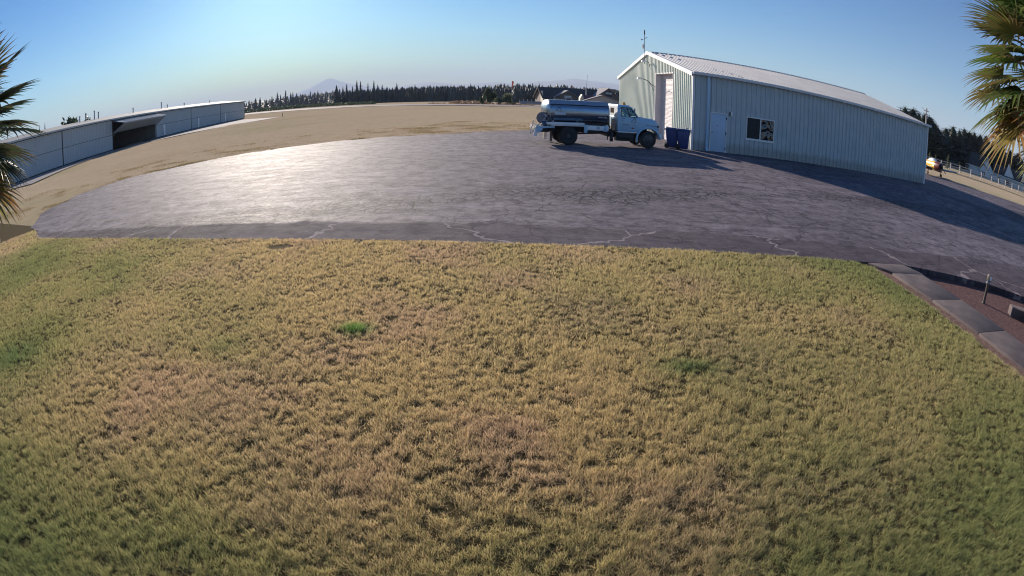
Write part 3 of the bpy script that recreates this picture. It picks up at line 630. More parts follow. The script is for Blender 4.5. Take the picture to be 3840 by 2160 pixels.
# lamps on the gable
def gooseneck(y, z, reach, rise, headz):
    ln = MB().tube([(0, y, z), (-0.15, y, z + 0.02), (-reach * 0.55, y, z + rise * 0.75), (-reach, y, z + rise)], 0.022, 8).build('gable_lamp', M['darkmetal'], hroot)
    MB().tube([(0, y, z - 0.35), (-0.10, y, z - 0.2), (-reach * 0.5, y, z + rise * 0.66)], 0.012, 6).build('brace', M['darkmetal'], ln)
    MB().hexa([(-reach - 0.32, y - 0.09, z + rise - 0.07), (-reach + 0.05, y - 0.09, z + rise - 0.04), (-reach + 0.05, y + 0.09, z + rise - 0.04), (-reach - 0.32, y + 0.09, z + rise - 0.07)],
              [(-reach - 0.28, y - 0.06, z + rise + 0.05), (-reach + 0.03, y - 0.06, z + rise + 0.07), (-reach + 0.03, y + 0.06, z + rise + 0.07), (-reach - 0.28, y + 0.06, z + rise + 0.05)]).build('lamp_head', M['trim'], ln, bevel=0.02)
gooseneck(7.05, 3.35, 0.85, 0.42, 0)
gooseneck(7.85, 4.78, 0.36, 0.22, 0)
# weather mast clamped to the rake
wm = thing('weather_mast', 'thin weather station mast rising from the hangar gable near its peak', 'mast', (BX - 0.17 * 1 - 8.95 * math.sin(BAL), BY + 8.95 * math.cos(BAL), 4.9), BAL)
MB().tube([(0, 0, 0), (0, 0, 2.35)], 0.022, 8).build('pole', M['pole'], wm)
MB().tube([(0, 0, 2.1), (0, 0, 2.42)], 0.05, 10, 0.035).build('rain_gauge', M['darkmetal'], wm)
mb = MB(); mb.tube([(-0.14, 0, 1.72), (0.14, 0, 1.86)], 0.014, 6)
for k in range(3): mb.tube([(0.14 + 0.06 * math.cos(k * 2.1), 0.06 * math.sin(k * 2.1), 1.90), (0.14, 0, 1.90)], 0.02, 6)
mb.hexa([(-0.24, -0.006, 1.66), (-0.12, -0.006, 1.70), (-0.12, 0.006, 1.70), (-0.24, 0.006, 1.66)], [(-0.24, -0.006, 1.76), (-0.12, -0.006, 1.74), (-0.12, 0.006, 1.74), (-0.24, 0.006, 1.76)]); mb.build('wind_vane', M['pole'], wm)
mb = MB()
for k in range(6): mb.lathe([(0.11, 0), (0.115, 0.02), (0.08, 0.035)], (-0.07, -0.02, 1.08 + k * 0.05), 'z', 12)
mb.build('sensor_shield', M['white'], wm)

# standpipe by the corner
sp_ = MB().tube([(0, 0, 0), (0, 0, 0.95)], 0.025, 8); sp_.box(-0.07, 0.07, -0.05, 0.05, 0.93, 1.12); sp_ = sp_.build('standpipe', M['pole'], loc=(BX - 0.22, BY - 0.02 + 0.25, 0)); tag(sp_, 'slim grey standpipe with a small box at the hangar corner', 'standpipe')

# ------------------------------------------------------------------ wheeled bins
def make_bin(label, loc, rz):
    b = thing('wheeled_bin', label, 'wheeled bin', loc, rz, 'blue bins beside the hangar corner')
    MB().hexa([(-0.21, -0.24, 0.04), (0.21, -0.24, 0.04), (0.21, 0.24, 0.04), (-0.21, 0.24, 0.04)], [(-0.29, -0.33, 0.98), (0.29, -0.33, 0.98), (0.29, 0.36, 0.98), (-0.29, 0.36, 0.98)]).build('body', M['bin'], b, bevel=0.03)
    mb = MB(); mb.box(-0.31, 0.31, -0.35, 0.38, 0.955, 0.995); mb.build('rim', M['bin'], b, bevel=0.012)
    MB().hexa([(-0.315, -0.37, 0.998), (0.315, -0.37, 0.998), (0.315, 0.36, 0.998), (-0.315, 0.36, 0.998)], [(-0.26, -0.30, 1.075), (0.26, -0.30, 1.075), (0.26, 0.34, 1.075), (-0.26, 0.34, 1.075)]).build('lid', M['binlid'], b, bevel=0.02)
    MB().tube([(-0.24, 0.36, 0.95), (-0.24, 0.44, 0.98), (0.24, 0.44, 0.98), (0.24, 0.36, 0.95)], 0.016, 8).build('handle', M['bin'], b)
    for s in (-1, 1): MB().lathe([(0.02, -0.03), (0.125, -0.03), (0.13, 0), (0.125, 0.03), (0.02, 0.03)], (s * 0.26, 0.27, 0.13), 'x', 20).build('wheel', M['black'], b)
    MB().box(-0.10, 0.10, -0.322, -0.300, 0.80, 0.835).build('label_strip', M['white'], b, smooth=0)
    MB().box(-0.07, 0.07, -0.318, -0.298, 0.755, 0.775).build('label_strip', M['white'], b, smooth=0)
    return b
make_bin('blue wheeled bin nearest the hangar corner, in front of the other bin', (8.46, 26.52, 0.006), R(72))
make_bin('blue wheeled bin half hidden behind the other one, nearer the truck', (7.93, 26.80, 0.006), R(76))

# ------------------------------------------------------------------ fuel truck
TH = R(7.5); WB = 3.97
tk = thing('fuel_truck', 'old pale blue fuel truck with polished tank parked in front of the roll-up door', 'fuel truck', (2.47 - 1.02 * math.sin(TH), 25.06 + 1.02 * math.cos(TH), 0.006), TH)
# chassis
mb = MB()
for y in (-0.42, 0.36): mb.box(-1.35, 4.35, y, y + 0.07, 0.58, 0.80)
for x in (-1.2, -0.6, 0.5, 1.4, 2.2, 3.2): mb.box(x, x + 0.09, -0.35, 0.36, 0.62, 0.76)
mb.box(-0.07, 0.07, -0.75, 0.75, 0.36, 0.52); mb.lathe([(0.06, -0.2), (0.2, -0.12), (0.2, 0.12), (0.06, 0.2)], (0, 0, 0.44), 'x', 14)
mb.box(3.9, 4.04, -0.8, 0.8, 0.34, 0.46); mb.tube([(0.2, 0, 0.46), (2.6, 0.02, 0.60)], 0.045, 10)
for s in (-1, 1):
    mb.prism([(-0.7, 0.60), (-0.1, 0.50), (0.1, 0.50), (0.7, 0.60), (0.7, 0.65), (-0.7, 0.65)], 'y', s * 0.52 - 0.04, s * 0.52 + 0.04); mb.prism([(3.35, 0.52), (3.9, 0.46), (4.1, 0.46), (4.5, 0.55), (4.5, 0.59), (3.35, 0.57)], 'y', s * 0.46 - 0.035, s * 0.46 + 0.035)
mb.box(2.3, 4.1, -0.3, 0.3, 0.40, 0.95)
mb.build('chassis', M['darkmetal'], tk, smooth=30)
# wheels
def wheel(x, y, s, r, name='wheel', dual=False):
    """s = outward direction on y"""
    w_ = 0.20; prof = [(r * 0.60, 0), (r * 0.72, -0.015), (r * 0.92, 0.0), (r * 0.985, 0.02), (r, 0.05), (r, w_ - 0.05), (r * 0.985, w_ - 0.02), (r * 0.92, w_), (r * 0.72, w_ + 0.015), (r * 0.60, w_)]
    prof = [(a, -b * s) for a, b in prof]
    root = MB().lathe(prof, (x, y, r), 'y', 40).build(name, M['black'], tk, smooth=50)
    rp = [(0.03, -0.10), (0.10, -0.10), (0.12, -0.04), (0.20, -0.02), (0.25, -0.03), (0.268, 0.005), (0.25, 0.01), (0.05, 0.05)] if not dual else [(0.05, 0.055), (0.085, 0.055), (0.09, -0.02), (0.10, -0.06), (0.18, -0.09), (0.23, -0.05), (0.262, 0.012), (0.27, 0.005), (0.25, -0.14)]
    k = r / 0.435
    rm = MB().lathe([(a * k, b * s * 1.0) for a, b in rp], (x, y, r), 'y', 28).build('rim', M['rim'], root, smooth=30)
    for q in range(8):
        a = q * PI / 4 + 0.2; nb = MB(); nb.tube([(x + 0.135 * k * math.cos(a), y + s * (-0.09 if dual else -0.05), r + 0.135 * k * math.sin(a)), (x + 0.135 * k * math.cos(a), y + s * (-0.02 if dual else 0.0), r + 0.135 * k * math.sin(a))], 0.016, 6); nb.build('wheel_nut', M['steel'], root)
    return root
for s in (-1, 1):
    wheel(0, s * 1.04, s, 0.435, dual=True); wheel(0, s * 0.78, s, 0.435, dual=True); wheel(WB - 0.03, s * 0.98, s, 0.425)
# tank: rounded oblong section, domed ends, flat catwalk strip
def tank_sec(sy, sz, n=36):
    o = []
    for k in range(n):
        a = 2 * PI * k / n; c, s = math.cos(a), math.sin(a); e = 0.72
        o.append((sy * math.copysign(abs(c) ** e, c), sz * math.copysign(abs(s) ** e, s)))
    return o
mb = MB(); st = [(-1.06, 0.05), (-1.05, 0.35), (-1.015, 0.65), (-0.96, 0.86), (-0.90, 0.975), (-0.885, 1.0), (1.93, 1.0), (1.95, 0.975), (2.01, 0.86), (2.06, 0.62), (2.08, 0.3), (2.085, 0.05)]
n = 36; vs = []
for x, k in st: vs += [(x, p[0], 1.52 + p[1]) for p in tank_sec(0.97 * k, 0.575 * k)]
fs = [(i * n + j, i * n + (j + 1) % n, (i + 1) * n + (j + 1) % n, (i + 1) * n + j) for i in range(len(st) - 1) for j in range(n)] + [tuple(range(n)), tuple((len(st) - 1) * n + j for j in range(n))]
tank = mb.add(vs, fs).build('tank', M['alu'], tk, smooth=30)
for x in (-0.87, 1.91):
    mb = MB(); a = tank_sec(0.985, 0.59); b = tank_sec(0.90, 0.49); q = [(x, p[0], 1.52 + p[1]) for p in a] + [(x + 0.035, p[0], 1.52 + p[1]) for p in a]
    mb.add(q, [(j, (j + 1) % n, n + (j + 1) % n, n + j) for j in range(n)] + [tuple(range(n)), tuple(range(2 * n - 1, n - 1, -1))])
    mb.build('tank_band', M['steel'], tank, smooth=30)
mb = MB(); mb.hexa([(-0.86, -0.86, 1.91), (1.90, -0.86, 1.91), (1.90, -0.62, 2.085), (-0.86, -0.62, 2.085)], [(-0.86, -0.885, 1.925), (1.90, -0.885, 1.925), (1.90, -0.62, 2.11), (-0.86, -0.62, 2.11)]); mb.hexa([(-0.86, -0.62, 2.07), (1.90, -0.62, 2.07), (1.90, 0.62, 2.07), (-0.86, 0.62, 2.07)], [(-0.86, -0.62, 2.112), (1.90, -0.62, 2.112), (1.90, 0.62, 2.112), (-0.86, 0.62, 2.112)])
mb.build('catwalk', M['steel'], tank, smooth=0)
sg = MB().box(-0.66, -0.14, -0.993, -0.972, 1.42, 1.55).build('placard', mat('pale_placard', (0.50, 0.56, 0.60), 0.5, var=0.08, vs=12), tank, smooth=0)
mb = MB()
for q in ((-0.58, 1.60, -0.46, 1.80), (-0.46, 1.80, -0.33, 1.60), (-0.58, 1.60, -0.33, 1.60)): mb.tube([(q[0], -0.985, q[1]), (q[2], -0.985, q[3])], 0.010, 4)
mb.build('hazard_diamond', M['reel'], tank, smooth=0)
ls = MB().box(1.31, 1.91, -1.0, -0.972, 1.30, 1.44).build('fuel_label', M['navy'], tank, smooth=0)
text('AVGAS 100LL', 0.095, M['white'], tank, (1.615, -1.003, 1.37), (PI / 2, 0, 0), 'lettering', 0.002, sx=0.82)
mb = MB(); mb.tube([(0.42, -0.94, 1.08), (0.36, -0.96, 1.16), (0.42, -0.97, 1.21), (0.48, -0.96, 1.16), (0.45, -0.94, 1.08)], 0.011, 6); mb.build('grab_loop', M['steel'], tank); mb = MB(); mb.tube([(-0.92, -0.9, 1.10), (-0.92, -0.96, 1.22), (-0.80, -0.96, 1.22), (-0.80, -0.9, 1.10)], 0.011, 6); mb.build('grab_loop', M['steel'], tank)
mb = MB()
for x in (-0.5, 0.5, 1.5): mb.prism([(-0.55, 0.80), (0.55, 0.80), (0.75, 1.12), (-0.75, 1.12)], 'x', x, x + 0.10)
mb.box(-0.84, 1.88, -0.78, 0.78, 0.82, 1.14); mb.build('tank_saddle', M['darkmetal'], tk, smooth=0)
# long side rails over the rear wheels
for s in (-1, 1):
    mb = MB(); mb.box(-1.02, 0.72, s * 0.98 - 0.14, s * 0.98 + 0.14, 0.955, 1.07); mb.box(-0.85, 0.70, s * 0.98 - 0.10, s * 0.98 + 0.10, 0.90, 0.953)
    mb.build('side_rail', M['truckwhite'], tk, bevel=0.015)
    sk = MB().box(0.74, 1.92, s * 0.98 - 0.02, s * 0.98 + 0.02, 0.74, 0.965).build('skirt_panel', M['truckwhite'], tk, bevel=0.01)
    MB().box(0.735, 0.90, s * 0.98 - 0.045, s * 0.98 + 0.045, 0.60, 0.99).build('panel_bracket', M['truckblue'], sk, bevel=0.01); MB().box(1.68, 1.86, s * 0.98 - 0.045, s * 0.98 + 0.045, 0.70, 0.99).build('panel_bracket', M['truckblue'], sk, bevel=0.01)
    if s < 0: text('IIE', 0.17, M['navy'], sk, (1.42, -1.003, 0.855), (PI / 2, 0, 0), 'lettering', 0.002, sx=0.95)
    MB().box(1.0, 1.8, s * 0.70 - 0.2, s * 0.70 + 0.2, 0.60, 0.735).build('side_tank', M['darkmetal'], tk, bevel=0.03)
# rear pump deck, reel, plumbing, hoses
dk_ = MB(); dk_.box(-1.72, -0.86, -0.95, 0.95, 0.80, 0.865); dk_.prism([(-1.72, 0.58), (-1.15, 0.58), (-0.9, 0.70), (-0.9, 0.797), (-1.72, 0.797)], 'y', -0.85, 0.85); dk_ = dk_.build('rear_deck', M['darkmetal'], tk, bevel=0.008, loc=(0.24, 0, 0))
MB().box(-1.70, -0.88, -0.985, -0.952, 0.78, 0.87).build('deck_edge', M['truckblue'], dk_, bevel=0.006)
MB().prism([(-1.70, 0.56), (-1.58, 0.56), (-1.42, 0.72), (-1.42, 0.775), (-1.70, 0.775)], 'y', -0.98, -0.93).build('deck_gusset', M['truckblue'], dk_, bevel=0.006)
rl_ = MB().lathe([(0.05, -0.22), (0.27, -0.22), (0.28, -0.20), (0.27, -0.18), (0.14, -0.18), (0.14, 0.22), (0.27, 0.22), (0.28, 0.24), (0.27, 0.26), (0.05, 0.26)], (-1.42, -0.45, 1.32), 'y', 32).build('hose_reel', M['reel'], tk, smooth=40, loc=(0.34, 0, -0.10))
mb = MB()
for k in range(5): mb.lathe([(0.14, -0.17 + k * 0.078), (0.215, -0.15 + k * 0.078), (0.215, -0.12 + k * 0.078), (0.14, -0.10 + k * 0.078)], (-1.42, -0.45, 1.32), 'y', 28)
mb.build('wound_hose', M['black'], rl_)
mb = MB(); mb.tube([(-1.62, -0.72, 0.86), (-1.42, -0.70, 1.32)], 0.022, 6); mb.tube([(-1.22, -0.72, 0.86), (-1.42, -0.70, 1.32)], 0.022, 6); mb.build('reel_stand', M['hose'], rl_)
MB().lathe([(0.09, -0.14), (0.125, -0.11), (0.125, 0.11), (0.09, 0.14)], (-1.33, -0.80, 0.99), 'y', 18).build('meter', M['bluebox'], dk_)
mb = MB(); rr = random.Random(5)
for q in range(13):
    x0_ = -1.30 + rr.random() * 0.42; y0_ = -0.9 + rr.random() * 0.35; z1_ = 1.0 + rr.random() * 0.42
    mb.tube([(x0_, y0_, 0.87), (x0_ + rr.uniform(-.08, .08), y0_, z1_ * 0.8 + .1), (x0_ + rr.uniform(-.18, .12), y0_ + rr.uniform(-.1, .1), z1_)], rr.choice((0.016, 0.022, 0.03)), 7)
mb.tube([(-1.15, -0.84, 1.42), (-0.95, -0.84, 1.40), (-0.9, -0.8, 1.05), (-0.92, -0.8, 0.87)], 0.028, 8); mb.build('pipework', M['hose'], dk_)
for q in range(6): mb = MB(); mb.lathe([(0.02, -0.03), (0.055, -0.03), (0.055, 0.03), (0.02, 0.03)], (-1.27 + rr.random() * 0.36, -0.93, 0.95 + rr.random() * 0.42), rr.choice('yx'), 12); mb.build('valve', M['darkmetal'], dk_)
hs = []
for k in range(15):
    t_ = k / 14; hs.append((-1.78 - 0.10 * math.sin(t_ * PI) - 0.28 * max(0, t_ - 0.35), -0.86, 1.12 - 0.62 * t_ if t_ > 0.3 else 1.0 + 0.14 * math.cos((t_ / 0.3) * 6.28)))
mb = MB(); mb.tube(hs[4:], 0.02, 8); mb.tube([(-1.55, -0.9, 1.0), (-1.70, -0.92, 0.86), (-1.86, -0.92, 0.62), (-1.93, -0.90, 0.52)], 0.02, 8)
mb.tube([(-1.73 + 0.055 * math.cos(a * 0.628), -0.88, 1.12 + 0.085 * math.sin(a * 0.628)) for a in range(11)], 0.012, 6); mb.build('delivery_hose', M['hose'], dk_)
MB().hexa([(-1.86, -0.94, 0.42), (-1.70, -0.94, 0.38), (-1.70, -0.90, 0.38), (-1.86, -0.90, 0.42)], [(-1.74, -0.94, 0.86), (-1.60, -0.94, 0.86), (-1.60, -0.90, 0.86), (-1.74, -0.90, 0.86)]).build('splash_plate', M['truckwhite'], dk_, bevel=0.006)
for s in (-1, 1):
    MB().box(-0.80, -0.785, s * 0.92 - 0.26, s * 0.92 + 0.26, 0.16, 0.80).build('mud_flap', M['black'], tk, smooth=0)
for x in (-1.02, -0.97): MB().tube([(x, -0.62, 0.22), (x + 0.01, -0.62, 0.62)], 0.014, 6).build('ground_strap', M['darkmetal'], tk)
# behind the cab: boards, exhaust, pump box
MB().box(2.10, 2.28, -0.90, -0.84, 0.78, 1.33).build('board', M['rustwood'], tk, bevel=0.006)
MB().box(1.98, 2.08, -0.62, -0.56, 0.80, 1.30).build('board', M['rustwood'], tk, bevel=0.006)
MB().tube([(2.18, 0.5, 0.7), (2.18, 0.5, 1.5)], 0.05, 10).build('exhaust_pipe', M['rustwood'], tk)
mb = MB(); mb.box(1.95, 2.3, -0.75, 0.75, 0.45, 0.85); mb.tube([(1.93, -0.8, 0.3), (1.93, -0.8, 0.62)], 0.03, 6); mb.box(2.05, 2.2, -0.86, -0.76, 0.24, 0.7); mb.build('pump_housing', M['darkmetal'], tk, bevel=0.02)
mb = MB(); mb.box(2.34, 3.22, -0.95, -0.55, 0.29, 0.69); mb.tube([(2.36, -0.78, 0.48), (3.2, -0.78, 0.48)], 0.2, 18); mb.build('fuel_tank_step', M['darkmetal'], tk, bevel=0.02)
# cab lower body and doors
mb = MB(); mb.box(2.37, 3.46, -0.965, 0.965, 0.76, 1.47); cb = mb.build('cab', M['truckblue'], tk, bevel=0.05, seg=3)
MB().box(2.40, 3.40, -0.97, 0.97, 0.70, 0.758).build('sill', M['truckwhite'], cb, bevel=0.01)
# greenhouse
def bar(mb, a, b, ca, cb_, wx=0.045, wy=0.035): return mb.hexa([(a[0] - wx, a[1] - wy, a[2]), (a[0] + wx, a[1] - wy, a[2]), (a[0] + wx, a[1] + wy, a[2]), (a[0] - wx, a[1] + wy, a[2])], [(b[0] - ca, b[1] - cb_, b[2]), (b[0] + ca, b[1] - cb_, b[2]), (b[0] + ca, b[1] + cb_, b[2]), (b[0] - ca, b[1] + cb_, b[2])])
mb = MB()
for s in (-1, 1):
    bar(mb, (3.44, s * 0.90, 1.45), (3.05, s * 0.80, 1.97), 0.035, 0.03, 0.04)          # windscreen pillars
    bar(mb, (2.46, s * 0.91, 1.45), (2.46, s * 0.80, 1.97), 0.07, 0.03, 0.075)          # rear pillars
mb.hexa([(2.39, -0.86, 1.93), (3.06, -0.86, 1.93), (3.06, 0.86, 1.93), (2.39, 0.86, 1.93)], [(2.42, -0.76, 2.045), (2.98, -0.76, 2.035), (2.98, 0.76, 2.035), (2.42, 0.76, 2.045)])
mb.build('cab_roof', M['truckblue'], cb, bevel=0.03, seg=3)
mb = MB()
mb.hexa([(2.375, -0.90, 1.45), (2.40, -0.90, 1.45), (2.40, -0.30, 1.45), (2.375, -0.30, 1.45)], [(2.385, -0.80, 1.95), (2.41, -0.80, 1.95), (2.41, -0.30, 1.95), (2.385, -0.30, 1.95)])
mb.hexa([(2.375, 0.30, 1.45), (2.40, 0.30, 1.45), (2.40, 0.90, 1.45), (2.375, 0.90, 1.45)], [(2.385, 0.30, 1.95), (2.41, 0.30, 1.95), (2.41, 0.80, 1.95), (2.385, 0.80, 1.95)])
mb.box(2.372, 2.398, -0.298, 0.298, 1.45, 1.60); mb.box(2.386, 2.408, -0.298, 0.298, 1.86, 1.95)
rp = mb.build('rear_panel', M['truckwhite'], tk, smooth=0)
MB().box(2.392, 2.398, -0.298, 0.298, 1.602, 1.858).build('rear_window', M['glass'], rp, smooth=0)
ws = MB().hexa([(3.45, -0.86, 1.475), (3.456, -0.86, 1.475), (3.456, 0.86, 1.475), (3.45, 0.86, 1.475)], [(3.055, -0.78, 1.96), (3.061, -0.78, 1.96), (3.061, 0.78, 1.96), (3.055, 0.78, 1.96)]).build('windscreen', M['glass'], cb, smooth=0)
MB().hexa([(2.6, -0.7, 0.98), (2.75, -0.7, 0.98), (2.75, 0.7, 0.98), (2.6, 0.7, 0.98)], [(2.45, -0.7, 1.62), (2.58, -0.7, 1.60), (2.58, 0.7, 1.60), (2.45, 0.7, 1.62)]).build('bench_seat', M['seat'], cb, bevel=0.04)
sw = [(3.12 - 0.16 * math.sin(a) * 0.45, 0.42 + 0.20 * math.cos(a), 1.55 + 0.18 * math.sin(a)) for a in np.linspace(0, 2 * PI, 21)]
mb = MB(); mb.tube(sw, 0.013, 6); mb.tube([(3.12, 0.42, 1.55), (3.32, 0.42, 1.40)], 0.02, 6); mb.build('steering_wheel', M['black'], cb)
for s in (-1, 1):
    y = s * 0.968
    dd = MB().box(2.50, 3.40, min(y, y + s * 0.014), max(y, y + s * 0.014), 0.79, 1.46).build('door', M['truckblue'], tk, bevel=0.006)
    f = MB(); yo = s * 0.915; yt = s * 0.825
    for a, b in (((2.55, 1.465), (2.57, 1.93)), ((2.57, 1.93), (3.02, 1.93)), ((3.02, 1.93), (3.36, 1.465)), ((2.55, 1.465), (3.36, 1.465)), ((2.98, 1.465), (2.86, 1.93))):
        fy = lambda z: yo + (yt - yo) * (z - 1.465) / 0.465
        f.tube([(a[0], fy(a[1]), a[1]), (b[0], fy(b[1]), b[1])], 0.018, 6)
    f.build('window_frame', M['black'], dd)
    MB().hexa([(2.55, yo - 0.003, 1.47), (3.36, yo - 0.003, 1.47), (3.36, yo + 0.003, 1.47), (2.55, yo + 0.003, 1.47)], [(2.57, yt - 0.003, 1.93), (3.02, yt - 0.003, 1.93), (3.02, yt + 0.003, 1.93), (2.57, yt + 0.003, 1.93)]).build('side_window', M['glass'], dd, smooth=0)
    mb = MB(); mb.box(2.54, 2.72, y + s * 0.016 - 0.008, y + s * 0.016 + 0.012, 1.385, 1.402); mb.build('handle', M['darkmetal'], dd); MB().lathe([(0.02, -0.01), (0.02, 0.012)], (2.60, y + s * 0.02, 1.27), 'y', 10).build('door_lock', M['darkmetal'], dd)
    mm = MB(); q0 = (3.20, y + s * 0.01, 1.47); q1 = (3.02, y + s * 0.02, 1.24); q2 = (3.28, y + s * 0.02, 1.24)
    mm.tube([q0, (3.13, s * 1.06, 1.36), q1], 0.010, 6); mm.tube([q0, (3.24, s * 1.06, 1.36), q2], 0.010, 6); mm.tube([q1, q2], 0.008, 6); mm.tube([(3.10, s * 1.16, 1.50), (3.20, s * 0.98, 1.47)], 0.009, 6); mm.tube([(3.14, s * 1.16, 1.47), (3.14, s * 1.16, 1.96)], 0.009, 6)
    mr = mm.build('mirror_bracket', M['darkmetal'], dd); MB().box(3.115, 3.135, s * 1.16 - 0.09, s * 1.16 + 0.09, 1.56, 1.92).build('mirror', M['steel'], dd, bevel=0.008)
    if s < 0:
        text('LENAIR', 0.105, M['navy'], dd, (2.735, -0.985, 1.09), (PI / 2, 0, 0), 'lettering', 0.002, sx=0.95)
        em = MB(); N_ = 28; ci = [(3.12 + 0.135 * math.cos(2 * PI * k / N_), -0.984, 1.06 + 0.145 * math.sin(2 * PI * k / N_)) for k in range(N_)]
        em.tube([(3.12 + 0.135 * math.cos(a), -0.984, 1.06 + 0.145 * math.sin(a)) for a in np.linspace(0, 2 * PI, 33)], 0.005, 4); em.build('emblem', M['reel'], dd)
        MB().prism([(3.0, 0.975), (3.035, 0.93), (3.12, 0.905), (3.205, 0.93), (3.24, 0.975), (3.19, 0.955), (3.14, 0.955), (3.12, 1.0), (3.10, 0.955), (3.05, 0.955)], 'y', -0.986, -0.983).build('emblem_band', M['red'], dd, smooth=0)
        MB().prism([(3.09, 0.99), (3.15, 0.99), (3.13, 1.16), (3.11, 1.16)], 'y', -0.986, -0.983).build('emblem_tower', M['steel'], dd, smooth=0)
bc = MB(); bc.tube([(2.86, -0.35, 2.035), (2.86, -0.35, 2.05)], 0.10, 14); bc.lathe([(0.075, 0.0), (0.08, 0.03), (0.07, 0.10), (0.03, 0.125)], (2.86, -0.35, 2.05), 'z', 16); bc.build('beacon', M['orange'], cb)
# bonnet and wings
mb = MB()
b0 = [(3.42, -0.86, 0.95), (4.48, -0.80, 0.95), (4.48, 0.80, 0.95), (3.42, 0.86, 0.95)]; t0 = [(3.42, -0.80, 1.47), (4.45, -0.72, 1.38), (4.45, 0.72, 1.38), (3.42, 0.80, 1.47)]
mb.hexa(b0, t0); mb.hexa([(3.42, -0.55, 1.465), (4.42, -0.48, 1.375), (4.42, 0.48, 1.375), (3.42, 0.55, 1.465)], [(3.44, -0.47, 1.525), (4.38, -0.40, 1.43), (4.38, 0.40, 1.43), (3.44, 0.47, 1.525)])
bn = mb.build('bonnet', M['truckblue'], tk, bevel=0.05, seg=3)
MB().box(4.485, 4.51, -0.68, 0.68, 0.86, 1.25).build('grille', M['darkmetal'], tk, bevel=0.01)
for s in (-1, 1):
    ya, yb = sorted((s * 0.60, s * 0.965)); cx_, cz_ = WB - 0.03, 0.43
    arc = [(cx_ + 0.55 * math.cos(a), cz_ + 0.55 * math.sin(a)) for a in np.linspace(R(160), R(12), 14)]
    poly = [(3.44, 0.74)] + [p for p in arc if p[0] > 3.44] + [(4.46, 0.70), (4.49, 0.9), (4.48, 1.20), (4.43, 1.245), (3.44, 1.28)]
    wg = MB().prism(poly, 'y', ya, yb).build('wing', M['truckblue'], tk, bevel=0.025, seg=2)
    fl = MB(); A_ = np.linspace(R(196), R(4), 22); ri, ro = 0.535, 0.605
    y0_, y1_ = sorted((s * 0.93, s * 1.06)); vs = []
    for a in A_:
        kx = 1.06
        vs += [(cx_ + ri * kx * math.cos(a), y0_, cz_ + ri * math.sin(a)), (cx_ + ri * kx * math.cos(a), y1_, cz_ + ri * math.sin(a)), (cx_ + ro * kx * math.cos(a), y1_, cz_ + ro * math.sin(a)), (cx_ + ro * kx * math.cos(a), y0_, cz_ + ro * math.sin(a))]
    fs = [(i * 4 + j, i * 4 + (j + 1) % 4, i * 4 + 4 + (j + 1) % 4, i * 4 + 4 + j) for i in range(len(A_) - 1) for j in range(4)] + [(0, 1, 2, 3), tuple(len(vs) - 4 + j for j in (3, 2, 1, 0))]
    fl.add(vs, fs).build('wheel_arch', M['truckblue'], wg, bevel=0.012)
    hl = MB().lathe([(0.02, 0.0), (0.10, 0.0), (0.11, 0.03), (0.08, 0.05)], (4.485, s * 0.78, 1.02), 'x', 20).build('headlight', M['lamp'], wg)
    MB().box(4.38, 4.475, s * 0.972 - 0.012, s * 0.972 + 0.012, 1.04, 1.14).build('side_marker', M['seat'], wg, bevel=0.006)
    pl = MB(); pl.tube([(3.80, s * 0.972, 1.255), (3.82, s * 0.974, 1.13), (4.45, s * 0.974, 1.09)], 0.007, 5); pl.build('bonnet_seam', M['navy'], wg)
MB().prism([(4.50, 0.46), (4.60, 0.46), (4.64, 0.52), (4.64, 0.70), (4.60, 0.74), (4.50, 0.74)], 'y', -1.02, 1.02).build('bumper', M['truckwhite'], tk, bevel=0.015)
for s in (-1, 1): MB().box(4.3, 4.5, s * 0.42 - 0.05, s * 0.42 + 0.05, 0.55, 0.68).build('bumper_bracket', M['darkmetal'], tk, smooth=0)
# ------------------------------------------------------------------ long hangar row on the left
LX, LY, LAL, LH = -74.1265, 136.1737, 1.757702, 4.86
# local axes: x = along the row away from its far end (towards the camera), y = outward from the door side, z up
lux, luy = math.cos(LAL), math.sin(LAL)
hr_ = bpy.data.objects.new('hangar_row', None); COL.objects.link(hr_); hr_.location = (LX, LY, 0); hr_.rotation_euler = (0, 0, LAL + PI)
tag(hr_, 'long pale blue-grey row of hangars with bi-fold doors, one raised, at the left', 'hangar row')
# after this rotation local +x points along -u; outward (towards the apron) is local +y for a right-handed frame
LEN = 104.0
OP = (58.3, 74.45)
mb = MB(); mb.box(-0.2, OP[0] - 0.3, -13, 0.0, 0, LH); mb.box(OP[1] + 0.1, LEN, -13, 0.0, 0, LH); mb.box(OP[0] - 0.3, OP[1] + 0.1, -13, -12.8, 0, LH)
mb.box(OP[0] - 0.3, OP[1] + 0.1, -12.8, 0.0, LH - 0.15, LH)
mb.build('wall', M['hangwall'], hr_, smooth=0)
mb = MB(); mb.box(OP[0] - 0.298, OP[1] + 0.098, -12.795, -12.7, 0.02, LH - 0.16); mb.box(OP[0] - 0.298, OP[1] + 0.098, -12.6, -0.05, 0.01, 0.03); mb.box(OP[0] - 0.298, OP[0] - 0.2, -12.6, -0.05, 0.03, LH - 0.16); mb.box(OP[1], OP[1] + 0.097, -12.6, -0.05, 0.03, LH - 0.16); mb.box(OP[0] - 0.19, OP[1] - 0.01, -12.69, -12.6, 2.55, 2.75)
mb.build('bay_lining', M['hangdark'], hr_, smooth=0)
mb = MB(); mb.prism([(0.35, LH + 0.02), (0.35, LH + 0.12), (-6.5, LH + 1.0), (-13.4, LH + 0.12), (-13.4, LH + 0.02)], 'x', -0.5, LEN + 0.3)
rf = mb.build('roof', M['hangroof'], hr_, smooth=0)
MB().box(-0.55, LEN + 0.35, 0.352, 0.45, LH - 0.10, LH + 0.12).build('fascia', M['hangwall'], hr_, smooth=0)
